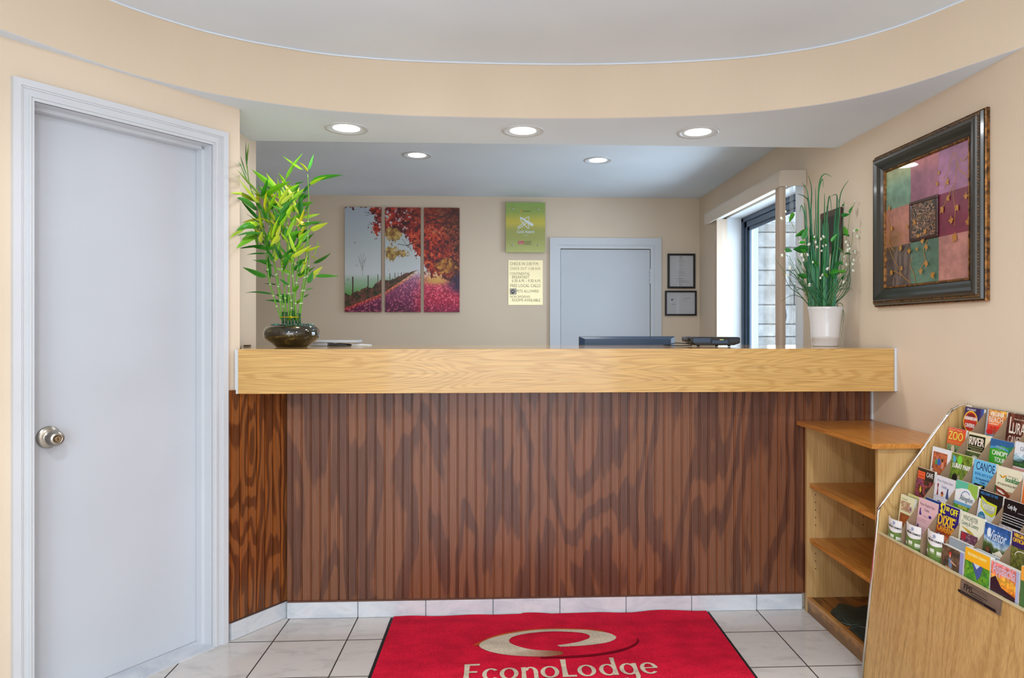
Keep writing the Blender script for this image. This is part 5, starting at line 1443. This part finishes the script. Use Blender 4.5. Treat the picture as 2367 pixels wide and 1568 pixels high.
for k in range(130):
    a = random.uniform(0, 2 * PI); r_ = .096 * math.sqrt(random.random()); s_ = random.uniform(.005, .009); z = .0975 + random.uniform(0, .009)
    c_ = Vector((r_ * math.cos(a), r_ * math.sin(a), z)); 
    ring = []
    for zz_, rr_ in ((-.6, .7), (.1, 1), (.7, .6)): ring.append([mb.vert(c_ + Vector((s_ * rr_ * math.cos(q * 1.2566 + a), s_ * rr_ * .8 * math.sin(q * 1.2566 + a), s_ * zz_ * .7))) for q in range(5)])
    for i in range(2):
        for q in range(5): mb.face((ring[i][q], ring[i][(q + 1) % 5], ring[i + 1][(q + 1) % 5], ring[i + 1][q]))
    mb.face(ring[-1])
tag(mb.build('pebbles', peb, lb, smooth=True), kind='stuff')
caneg = new_mat('dark_green_cane', (28, 84, 36), .35); caneg2 = new_mat('bright_green_cane', (96, 160, 40), .35)
PXS = (3.235)


def scr(zx, zy, dy=0.0):
    """image 5 crop (540..800 x 320..820, scale 3.135) to a point near the bowl's plane, relative to the bowl"""
    x, z = onY(540 + zx / 3.135, 320 + zy / 3.135, BYY + dy)
    return Vector((x - BX, dy, z - CT - .001))


def offwall(o):
    """keep foliage clear of the wall corner beside the plant"""
    for v in o.data.vertices:
        x, y = v.co.x + BX, v.co.y + BYY
        if y > 2.955:
            xm = -1.106 - (y - 2.955) * 0.3884 + 0.008
            if x < xm: v.co.x += xm - x
        else:
            q = (x + 1.106) * nv.x + (y - 2.955) * nv.y
            if q < 0.008: v.co.x += nv.x * (0.008 - q); v.co.y += nv.y * (0.008 - q)
    return o


# bundle of canes
for k in range(9):
    a = k * .7; x = -.041 + .0102 * k; yy = .016 * math.sin(k * 2.1)
    mb = MB(); hgt = .165 + .008 * math.sin(k * 3)
    z = .09; pts = []
    mb.tube([(x, yy, .085), (x, yy, .125), (x, yy, hgt)], [.0055, .0055, .0052], 8); mb.build('cane', caneg, lb, smooth=True)
mb = MB(); mb.tube([(-.048 * math.cos(q * .3142) , -.024 * math.sin(q * .3142), .139) for q in range(21)], .0022, 6, caps=False); mb.build('gold_tie', new_mat('gold_tie', (222, 190, 30), .3, .4), lb)
mb = MB(); mb.tube([(-.002, -.027, .139), (.006, -.033, .143), (.012, -.028, .138), (.004, -.030, .135)], .003, 6); mb.build('tie_bow', new_mat('gold_bow', (236, 220, 40), .3, .2), lb)

G1 = [(120, 196, 24), (150, 214, 30), (180, 226, 44), (96, 180, 34), (204, 230, 60)]
G2 = [(48, 138, 34), (40, 116, 32), (72, 158, 44)]
stems = [  # foot, mid, top in crop coordinates, depth offsets
    [(345, 1310), (300, 1180), (255, 1010), (228, 760), (200, 560), (120, 350), (98, 200)],
    [(352, 1320), (330, 1120), (300, 940), (270, 700), (232, 480), (225, 420)],
    [(380, 1320), (370, 1100), (345, 900), (330, 720), (300, 560), (290, 500)],
    [(400, 1320), (398, 1050), (390, 800), (385, 600), (378, 430), (376, 300)],
    [(425, 1320), (430, 1050), (440, 800), (420, 640), (400, 500)],
    [(440, 1320), (450, 1100), (470, 900), (490, 700), (488, 560), (486, 480)],
    [(470, 1320), (490, 1150), (520, 960), (532, 760), (540, 560), (544, 420), (536, 260)],
    [(480, 1310), (500, 1150), (540, 960), (545, 840), (540, 700)],
    [(455, 1320), (445, 1150), (425, 950), (430, 780), (415, 640)],
    [(390, 1320), (350, 1180), (320, 1020), (290, 860), (275, 700)],
    [(410, 1320), (420, 1200), (400, 1100), (410, 980), (430, 860)],
]
stalk = [0.0, .02, -.02, -.03, .03, .02, -.02, .03, -.035, .035, -.045]
for k, s_ in enumerate(stems):
    mb = MB(); n_ = len(s_)
    P_ = [scr(x, y, stalk[k] * (i + 1) / n_) for i, (x, y) in enumerate(s_)]
    cp = []
    for i in range(len(P_) - 1):
        a_ = P_[max(i - 1, 0)]; b_ = P_[i]; c_ = P_[i + 1]; d_ = P_[min(i + 2, len(P_) - 1)]
        for q in range(4):
            t = q / 4; cp.append(0.5 * (2 * b_ + (c_ - a_) * t + (2 * a_ - 5 * b_ + 4 * c_ - d_) * t * t + (3 * b_ - a_ - 3 * c_ + d_) * t ** 3))
    cp.append(P_[-1])
    rr = [max(.0016, .0042 * (1 - .55 * i / len(cp))) for i in range(len(cp))]
    mb.tube(cp, rr, 7)
    mb.col = lin((200, 210, 180))
    for i in range(3, len(cp) - 2, 2):
        if i > len(cp) * .62: break
        d_ = (cp[i + 1] - cp[i]).normalized(); mb.tube([cp[i] - d_ * .003, cp[i] + d_ * .003], rr[i] * 1.45, 7)
    for i in range(0): pass
    st_o = offwall(mb.build('stalk', M['leafvar'], lb, smooth=True))
    # green for the canes themselves
    me = st_o.data; ca = me.color_attributes['col']
    arr = np.empty(len(me.loops) * 4, dtype=np.float32); ca.data.foreach_get('color', arr); arr = arr.reshape(-1, 4)
    wmask = (arr[:, 0] > .99); arr[wmask, :3] = lin((106, 164, 44)); ca.data.foreach_set('color', arr.ravel())

# leaves: base, tip (crop coordinates), width (pixels of the crop), colour
LV = [
    ((98, 200), (92, 36), 34, 0, 1), ((96, 220), (112, 50), 28, 0, 0), ((98, 270), (48, 120), 36, 0, 1), ((112, 330), (40, 170), 34, .1, 0),
    ((165, 460), (0, 385), 32, .25, 0), ((215, 430), (45, 240), 56, .1, 0), ((190, 470), (46, 300), 46, 0, 0), ((180, 520), (44, 425), 48, .2, 1), ((200, 600), (60, 470), 30, .2, 1),
    ((225, 420), (365, 280), 40, 0, 0), ((240, 425), (150, 245), 0, 0, 0), ((300, 360), (150, 240), 44, .1, 0), ((372, 420), (235, 270), 48, .05, 0), ((376, 300), (455, 105), 22, 0, 0), ((380, 350), (345, 250), 24, 0, 0),
    ((376, 415), (450, 325), 40, .25, 0), ((445, 330), (505, 315), 12, .1, 0), ((405, 470), (505, 380), 40, .1, 0), ((486, 560), (484, 425), 38, 0, 1), ((380, 330), (480, 395), 24, .1, 0),
    ((505, 230), (360, 145), 26, .2, 0), ((536, 230), (578, 130), 26, 0, 0), ((538, 240), (492, 165), 16, 0, 2), ((560, 310), (765, 290), 32, .5, 0), ((545, 340), (650, 270), 22, .1, 0), ((505, 390), (548, 330), 22, 0, 1),
    ((200, 620), (0, 685), 40, .5, 0), ((190, 640), (40, 645), 44, .3, 0), ((215, 690), (46, 690), 26, .2, 1), ((180, 675), (40, 775), 54, .1, 0), ((225, 775), (48, 800), 22, .3, 1), ((300, 795), (118, 800), 36, .1, 0),
    ((235, 835), (105, 822), 14, .1, 1), ((255, 890), (180, 882), 12, .1, 1), ((242, 1005), (88, 938), 52, .15, 1), ((262, 1020), (235, 865), 34, 0, 1), ((285, 1130), (105, 1120), 22, .6, 1), ((310, 1060), (230, 1052), 10, .1, 1), ((305, 1010), (220, 962), 12, .1, 1),
    ((330, 700), (285, 770), 40, .1, 2), ((300, 700), (345, 690), 36, .1, 2), ((345, 800), (290, 880), 34, .1, 2), ((375, 740), (350, 660), 36, 0, 0), ((365, 620), (300, 530), 30, .2, 0), ((430, 760), (470, 655), 30, 0, 0),
    ((400, 620), (355, 560), 40, .1, 2), ((520, 625), (450, 585), 34, .1, 2), ((500, 575), (615, 570), 22, .25, 0), ((440, 715), (508, 650), 42, 0, 1), ((525, 650), (420, 620), 20, .1, 0), ((550, 670), (672, 620), 36, .25, 0),
    ((580, 850), (615, 740), 36, .05, 0), ((555, 850), (612, 875), 14, .3, 2), ((575, 905), (706, 855), 28, .05, 1), ((590, 1000), (742, 985), 26, .1, 1), ((545, 1030), (620, 925), 36, 0, 2), ((540, 1050), (575, 970), 34, 0, 1), ((560, 620), (620, 615), 12, .1, 1),
    ((485, 980), (470, 870), 34, 0, 1), ((490, 860), (478, 815), 30, 0, 1), ((470, 1010), (545, 945), 30, .1, 0), ((415, 1180), (330, 1110), 46, .1, 1), ((410, 1190), (248, 1150), 30, .1, 1), ((400, 1060), (340, 1015), 34, .1, 1), ((430, 1110), (480, 1070), 24, .1, 0),
    ((505, 1150), (545, 1130), 14, .1, 1), ((520, 1100), (575, 1085), 10, .1, 1), ((450, 1200), (490, 1160), 18, .1, 0), ((415, 980), (320, 940), 26, .1, 0), ((430, 900), (385, 780), 26, 0, 0), ((415, 800), (400, 700), 26, 0, 0), ((500, 900), (530, 905), 22, .1, 2),
    ((400, 640), (470, 600), 26, .1, 2), ((270, 560), (240, 430), 26, .1, 0), ((300, 640), (235, 560), 24, .1, 1), ((250, 700), (290, 640), 22, .1, 0), ((240, 600), (225, 500), 26, 0, 0), ((345, 560), (300, 470), 24, 0, 0), ((430, 580), (450, 480), 20, 0, 0), ((360, 510), (245, 430), 20, .3, 2),
    ((330, 560), (240, 470), 24, .2, 0), ((290, 900), (260, 820), 26, 0, 1), ((460, 830), (520, 770), 20, .1, 0), ((360, 900), (330, 820), 22, 0, 0), ((350, 960), (400, 900), 20, 0, 0), ((520, 520), (545, 480), 14, 0, 1), ((215, 520), (140, 440), 28, .1, 0),
    ((230, 380), (215, 350), 20, 0, 1), ((470, 730), (520, 690), 22, .1, 0), ((395, 450), (350, 400), 26, .1, 0), ((445, 420), (430, 360), 20, 0, 1), ((310, 470), (260, 420), 22, 0, 2), ((200, 720), (130, 660), 20, .1, 0),
]
for k in range(112):   # smaller leaves filling the crown
    bx_ = random.uniform(170, 500); by_ = random.uniform(400, 1000)
    if by_ > 850: bx_ = random.uniform(280, 520)
    an_ = random.uniform(-1.1, 1.1) + (bx_ - 370) / 330; ln_ = random.uniform(80, 170)
    LV.append(((bx_, by_), (bx_ + ln_ * math.sin(an_), by_ - ln_ * math.cos(an_)), random.uniform(18, 32), .15, random.choice((0, 0, 0, 0, 1, 2))))
for k, (b_, t_, wpx, dr, cg) in enumerate(LV):
    if wpx == 0: continue
    dy0 = random.uniform(-.05, .045); dy1 = dy0 + random.uniform(-.045, .03)
    if t_[0] < 47: dy1 = -.32
    elif b_[0] < 240: dy0 = min(dy0, 0); dy1 = min(dy1, -.02) - .03
    A_ = scr(*b_, dy0); T_e = scr(*t_, dy1)
    d_ = T_e - A_; L_ = d_.length
    # lift the start so the drooping blade still ends at its tip
    d0 = (d_ / L_ + Vector((0, 0, dr * .55)))
    col = random.choice(G1) if cg == 0 else random.choice(G2) if cg == 1 else random.choice([(214, 214, 40), (190, 206, 40), (226, 220, 60)])
    if cg == 0 and random.random() < .25: col = (60, 150, 30)
    mb = MB(); leaf(mb, (0, 0, 0), d0, L_ * (1.12 + .12 * dr), wpx / 3.135 * .00206 * 1.08, dr * 1.25, col, twist=random.uniform(.15, 1.0) + PI / 2)
    mb.v = [(x + A_.x, y + A_.y, z + A_.z) for x, y, z in mb.v]
    offwall(mb.build('leaf', M['leafvar'], lb, smooth=True, fixn=False))

# ---------------------------------------------------------------- white pot of tall grass and small white flowers
VX, VY = 1.603, 3.30
vs_ = thing('grass_arrangement', 'tall artificial grass with tiny white flowers in a white pot, right end of the counter', 'plant', (VX, VY, CT + .001))
mb = MB(); mb.lathe([(0.0, 0.0), (0.060, 0.0), (0.062, .004), (0.0635, .035), (0.0645, .0355), (0.0655, .05), (0.068, .11), (0.073, .155), (0.079, .182), (0.082, .190), (0.0795, .193), (0.076, .185), (0.066, .15), (0.0, .15)], 48, cap0=False)
mb.build('pot', M['porcelain'], vs_, smooth=True)


def scr2(zx, zy, dy=0.0):
    x, z = onY(1780 + zx / 3.564, 380 + zy / 3.564, VY + dy)
    return Vector((min(x, WX - .012) - VX, dy, z - CT - .001))


def blade(pts, w0, col, par, name='grass_blade'):
    P_ = []
    for i in range(len(pts) - 1):
        a_ = pts[max(i - 1, 0)]; b_ = pts[i]; c_ = pts[i + 1]; d_ = pts[min(i + 2, len(pts) - 1)]
        for q in range(5):
            t = q / 5; P_.append(0.5 * (2 * b_ + (c_ - a_) * t + (2 * a_ - 5 * b_ + 4 * c_ - d_) * t * t + (3 * b_ - a_ - 3 * c_ + d_) * t ** 3))
    P_.append(pts[-1])
    for p_ in P_: p_.x = min(p_.x, WX - VX - .006)
    mb = MB(); mb.col = lin(col); n_ = len(P_)
    ids = []
    for i, p_ in enumerate(P_):
        t = (P_[min(i + 1, n_ - 1)] - P_[max(i - 1, 0)]).normalized(); sd = t.cross(Vector((.25, 1, .1)))
        if sd.length < .01: sd = Vector((1, 0, 0))
        sd.normalize(); wv = w0 * (1 - (i / n_) ** 2.2) / 2 + .0003
        ids.append((mb.vert(p_ - sd * wv), mb.vert(p_ + Vector((0, wv * .35, 0))), mb.vert(p_ + sd * wv)))
    c1 = lin(col); c2 = lin(tuple(int(v * .84) for v in col))
    for i in range(n_ - 1):
        a_, b_ = ids[i], ids[i + 1]; mb.face((a_[0], a_[1], b_[1], b_[0]), c1); mb.face((a_[1], a_[2], b_[2], b_[1]), c2)
    return mb.build(name, M['leafvar'], par, smooth=True, fixn=False)


GR = [(24, 112, 62), (34, 124, 60), (20, 96, 58), (46, 132, 70), (30, 120, 84)]
GRf = [(70, 104, 70), (84, 110, 76), (60, 110, 70)]
# measured outer blades
BL = [
    [(345, 1165), (330, 800), (335, 450), (342, 200), (312, 88)], [(360, 1165), (352, 820), (330, 420), (305, 220), (262, 150)], [(370, 1165), (345, 700), (320, 340), (290, 270), (226, 243)], [(340, 1165), (320, 800), (300, 500), (262, 340), (244, 400)],
    [(385, 1165), (400, 700), (398, 300), (410, 140), (450, 80), (512, 105)], [(395, 1165), (400, 800), (395, 350), (405, 200), (432, 120), (438, 190)], [(400, 1165), (385, 700), (378, 400), (376, 190)],
    [(430, 1165), (440, 800), (448, 420), (449, 240)], [(450, 1165), (460, 800), (470, 420), (490, 260), (510, 400)], [(470, 1165), (510, 800), (545, 500), (552, 300), (545, 250), (500, 262)], [(480, 1165), (530, 820), (560, 500), (580, 250), (650, 130)],
    [(500, 1165), (540, 900), (555, 600), (570, 380), (560, 280)], [(520, 1160), (620, 1020), (700, 880), (732, 740), (700, 650), (640, 620)], [(530, 1165), (650, 1010), (760, 880), (795, 800), (760, 798)], [(520, 1165), (650, 1040), (770, 950), (878, 915)],
    [(330, 1165), (250, 1080), (130, 900), (42, 780)], [(325, 1165), (240, 1070), (160, 1010), (100, 880)], [(320, 1165), (260, 1100), (180, 1080), (90, 1130)], [(325, 1160), (270, 1020), (200, 900), (150, 800)], [(345, 1165), (280, 1000), (225, 850), (180, 830)],
    [(500, 1165), (580, 1050), (640, 930), (690, 850)], [(510, 1165), (600, 1080), (680, 1000), (730, 900)], [(505, 1165), (560, 1000), (610, 900), (640, 850)], [(340, 1165), (290, 1040), (240, 960), (170, 880)],
    [(545, 1160), (590, 1195), (608, 1225), (600, 1330), (575, 1500)], [(548, 1162), (570, 1142), (600, 1170), (590, 1300), (572, 1430)],
]
for k, s_ in enumerate(BL):
    dy = random.uniform(-.045, .04); n_ = len(s_)
    P_ = [scr2(x, y, dy * (.3 + .7 * i / n_)) for i, (x, y) in enumerate(s_)]
    blade(P_, .0075 if k < 12 else .0032, random.choice(GR if k < 12 else GRf), vs_)
for k in range(64):   # dense core of broad upright blades
    x0 = random.uniform(318, 535); tx = x0 + (x0 - 428) * random.uniform(.25, .75) + random.uniform(-22, 22); ty = random.choice([random.uniform(300, 520), random.uniform(520, 800)])
    dy = random.uniform(-.05, .045)
    P_ = [scr2(x0, 1170, dy * .4), scr2(x0 + (tx - x0) * .25, 900, dy * .7), scr2(x0 + (tx - x0) * .65, (ty + 900) / 2, dy), scr2(tx, ty, dy * 1.2)]
    blade(P_, random.uniform(.006, .0115), random.choice(GR), vs_)
for k in range(60):   # fine spray
    sgn = random.choice((-1, 1)); x0 = random.uniform(330, 520); x2 = 425 + sgn * random.uniform(110, 300); y2 = random.uniform(700, 1060)
    dy = random.uniform(-.05, .05)
    P_ = [scr2(x0, 1170, dy * .4), scr2(x0 + (x2 - x0) * .35, 1060, dy * .7), scr2(x0 + (x2 - x0) * .75, (y2 + 1010) / 2, dy), scr2(x2, y2, dy * 1.1)]
    blade(P_, .0022, random.choice(GRf + GR), vs_)
# flowering sprigs: thin stems with small oval leaves and white bells
SPR = [[(360, 1165), (300, 800), (215, 560), (150, 430)], [(380, 1165), (330, 850), (280, 640), (250, 590)], [(470, 1165), (600, 760), (640, 560), (660, 400), (705, 300)], [(480, 1165), (600, 900), (680, 640), (730, 560)], [(400, 1165), (370, 900), (350, 700), (370, 600)],
       [(450, 1165), (470, 860), (450, 700), (440, 600)], [(500, 1165), (560, 980), (620, 860), (690, 800)], [(350, 1165), (250, 960), (160, 760), (110, 740)], [(430, 1165), (425, 1040), (400, 960), (420, 930)], [(490, 1165), (560, 900), (600, 780), (610, 700)], [(340, 1165), (280, 960), (250, 830), (230, 760)], [(470, 1165), (540, 820), (530, 640), (540, 580)]]
for k, s_ in enumerate(SPR):
    dy = random.uniform(-.06, -.01); P_ = [scr2(x, y, dy * (.4 + .2 * i)) for i, (x, y) in enumerate(s_)]
    mb = MB(); mb.col = lin((110, 140, 60)); mb.tube(P_, .0011, 5); mb.build('flower_stem', M['leafvar'], vs_, smooth=True)
LF = [(205, 405, 150, 460), (310, 560, 215, 575), (320, 700, 195, 712), (270, 620, 320, 530), (640, 585, 600, 520), (655, 590, 600, 575), (610, 740, 555, 680), (670, 745, 610, 735), (655, 410, 680, 345), (585, 430, 650, 408), (610, 335, 590, 345), (505, 640, 550, 575), (560, 870, 500, 905),
      (620, 890, 560, 880), (300, 940, 245, 890), (560, 800, 545, 850), (370, 590, 340, 620), (260, 840, 220, 770), (440, 900, 480, 930), (350, 800, 400, 830), (580, 800, 600, 830), (240, 650, 300, 640), (680, 715, 720, 725), (120, 700, 180, 712), (430, 615, 480, 650), (290, 730, 250, 700), (600, 960, 610, 900), (700, 540, 740, 545), (535, 940, 500, 900)]
for k, (x0, y0, x1, y1) in enumerate(LF):
    dy = random.uniform(-.075, -.03); A_ = scr2(x0, y0, dy); T_e = scr2(x1, y1, dy - .01); d_ = T_e - A_
    mb = MB(); leaf(mb, A_, d_, d_.length * 1.1, d_.length * random.uniform(.36, .5) + .006, .15, random.choice([(52, 150, 40), (40, 130, 44), (84, 166, 50), (30, 116, 40)]), twist=random.uniform(.6, 1.3) * random.choice((-1, 1)))
    mb.build('leaf', M['leafvar'], vs_, smooth=True, fixn=False)
FL = [(440, 595), (420, 615), (460, 665), (435, 672), (388, 680), (425, 712), (365, 598), (320, 660), (375, 640), (255, 665), (262, 745), (275, 785), (308, 742), (640, 705), (655, 695), (640, 665), (610, 760), (690, 790), (678, 820), (682, 875), (628, 825), (473, 860), (415, 935), (432, 910), (352, 805), (130, 390), (95, 445), (132, 710), (100, 750), (140, 912), (720, 595), (726, 545), (700, 720), (325, 990), (165, 850), (605, 970), (245, 640), (270, 595), (625, 640), (700, 305)]
wf_ = new_mat('white_petal', (226, 230, 212), .6)
for k, (x, y) in enumerate(FL):
    c_ = scr2(x, y, -.075 + .03 * random.random()); mb = MB(); s_ = random.uniform(.0042, .0068)
    mb.M = Matrix.Translation(c_) @ Matrix.Rotation(random.uniform(-.6, .6), 4, 'Y') @ Matrix.Rotation(random.uniform(-.6, .6), 4, 'X')
    mb.lathe([(0.0, s_ * 1.3), (s_ * .6, s_ * 1.1), (s_, .2 * s_), (s_ * .8, -s_ * .7), (s_ * 1.15, -s_ * 1.1)], 9, cap0=False); mb.build('flower', wf_, vs_, smooth=True)

# ---------------------------------------------------------------- low black device beside the pot
dvx0, _z = onY(1592, 790, 3.25); dvx1, _z = onY(1708, 790, 3.25)
dev = thing('card_terminal', 'low black electronic device with a small coloured light, between the monitor and the white pot', 'device', ((dvx0 + dvx1) / 2, 3.29, CT + .001))
hw = (dvx1 - dvx0) / 2
mb = MB()
mb.prism([(-hw + .03, .006), (hw - .03, .006), (hw - .004, .015), (hw, .020), (hw, .043), (hw - .01, .0455), (-hw + .012, .046), (-hw, .040), (-hw + .008, .022)], 'y', -.06, .07)
mb.build('body', M['black'], dev, bevel=.003)
mb = MB(); mb.box(-hw + .016, -.022, -.0625, -.0602, .018, .041); mb.build('speaker_panel', M['bluegrey'], dev, bevel=.001)
mb = MB(); mb.box(hw - .056, hw - .006, -.0622, -.0602, .019, .041); mb.build('side_panel', new_mat('dark_slate_plastic', (34, 46, 58), .3), dev, bevel=.001)
mb = MB(); mb.box(-.018, hw - .060, -.068, -.0602, .014, .030); mb.build('paper_tray', M['bluegrey'], dev, bevel=.0015)
mb = MB(); mb.box(-.018, hw - .060, -.0612, -.0602, .031, .033); mb.build('slot', M['blacklam'], dev)
mb = MB(); mb.box(.022, .032, -.0625, -.0605, .032, .0345); mb.build('indicator', M['ledo'], dev)
mb = MB(); mb.box(.033, .040, -.0625, -.0605, .032, .0345); mb.build('indicator', M['led'], dev)
mb = MB(); mb.M = Matrix.Translation((-hw - .004, -.02, .036)) @ Matrix.Rotation(PI / 2, 4, 'Y'); mb.lathe([(0.0, -.022), (.010, -.022), (.0125, -.018), (.0125, .02), (.0, .02)], 20, cap0=False); mb.build('roller', new_mat('dark_grey_plastic', (70, 68, 70), .5), dev, smooth=True)
for x in (-hw + .045, .012, hw - .05):
    mb = MB(); mb.tube([(x, -.045, 0.0), (x, -.045, .008)], .007, 12); mb.build('foot', M['rubber'], dev)
mb = MB(); bx_ = -hw
mb.tube([(-hw + .02, .03, .012), (-hw - .01, .03, .014), (-hw - .045, .03, .016), (-hw - .075, .04, .008), (-hw - .095, .07, .004), (-hw - .07, .03, .003), (-hw - .03, .0, .003), (-hw + .03, .01, .004)], .0022, 7); mb.build('cable', M['rubber'], dev, smooth=True)

# ---------------------------------------------------------------- dark tray edge at the far left, papers
xb0, zb = onY(555, 797, 3.34); xb1, _z = onY(577, 797, 3.34)
mb = MB(); mb.box(-1.229, xb1, 3.33, 3.36, CT + .001, CT + .0085)
tag(mb.build('wooden_ruler', new_mat('dark_brown_wood', (88, 64, 34), .5), bevel=.001), 'short dark brown wooden bar on the counter, at the left end by the wall', 'bar')
pt_x0, pz = onY(722, 790, 3.50); pt_x1, _ = onY(828, 788, 3.50)
tr_ = thing('document_tray', 'light grey document tray with papers on the counter, behind the bamboo bowl', 'tray', ((pt_x0 + pt_x1) / 2, 3.50, CT + .001))
hw2 = (pt_x1 - pt_x0) / 2
mb = MB(); mb.box(-hw2, -.028, -.05, .10, 0.0, .016); mb.build('tray_body', M['greyplastic'], tr_, bevel=.002)
mb = MB(); mb.prism([(-hw2, .0165), (hw2, .017), (hw2 + .002, .027), (-hw2, .027)], 'y', -.055, .10); mb.build('tray_lid', M['greyplastic'], tr_, bevel=.002)
mb = MB(); mb.prism([(-.015, 0.0), (hw2 - .04, 0.0), (hw2 - .06, .008), (0.0, .012)], 'y', -.03, .09); mb.build('ink_pad', M['black'], tr_)
mb = MB(); mb.prism([(hw2 - .03, 0.0), (hw2 + .055, 0.0), (hw2 + .05, .003), (hw2 - .02, .009)], 'y', -.03, .09); tag(mb.build('paper_sheet', M['paper'], loc=((pt_x0 + pt_x1) / 2, 3.50, CT + .001)), 'white paper sheets lying beside the grey document tray', 'paper')

# ---------------------------------------------------------------- desk behind the counter with a monitor seen from behind
dk = thing('office_desk', 'oak office desk standing behind the counter, hidden by it', 'desk')
mb = MB(); mb.box(-0.9, 1.50, 3.70, 4.30, .74, .77); mb.build('desk_top', M['oaktop'], dk)
for x in (-.88, 1.44):
    for y in (3.72, 4.24):
        mb = MB(); mb.box(x, x + .04, y, y + .04, 0, .74); mb.build('leg', M['oak'], dk)
MY = 3.92
mx0, mz1 = onY(1338.5, 778, MY); mx1, _ = onY(1560, 778, MY); mh = .33; mw = mx1 - mx0
mo = thing('computer_monitor', 'black computer monitor seen from behind, its top edge rising over the counter', 'monitor', ((mx0 + mx1) / 2, MY, .771))
tz = mz1 - .771
mb = MB(); mb.box(-mw / 2, mw / 2, -.004, .018, tz - mh, tz); mb.build('bezel', M['black'], mo, bevel=.003)
mb = MB()
o1 = [(-mw / 2 + .002, tz - .002), (mw / 2 - .002, tz - .002), (mw / 2 - .002, tz - mh + .002), (-mw / 2 + .002, tz - mh + .002)]
i1 = [(-mw / 2 + .03, tz - .014), (mw / 2 - .03, tz - .014), (mw / 2 - .03, tz - mh + .03), (-mw / 2 + .03, tz - mh + .03)]
A_ = [mb.vert((x, -.0045, z)) for x, z in o1]; B_ = [mb.vert((x, -.028, z)) for x, z in i1]
for k in range(4): mb.face((A_[k], A_[(k + 1) % 4], B_[(k + 1) % 4], B_[k]))
mb.face(B_); mb.build('rear_shell', M['bluegrey'], mo)
mb = MB(); mb.box(-mw / 2 + .012, mw / 2 - .012, .0182, .0195, tz - mh + .014, tz - .012); mb.build('screen', M['blacklam'], mo)
mb = MB(); mb.box(-.035, .035, -.03, -.005, .008, tz - mh + .08); mb.build('stand_neck', M['black'], mo)
mb = MB(); mb.box(-.12, .12, -.09, .08, 0, .010); mb.build('stand_base', M['black'], mo, bevel=.003)
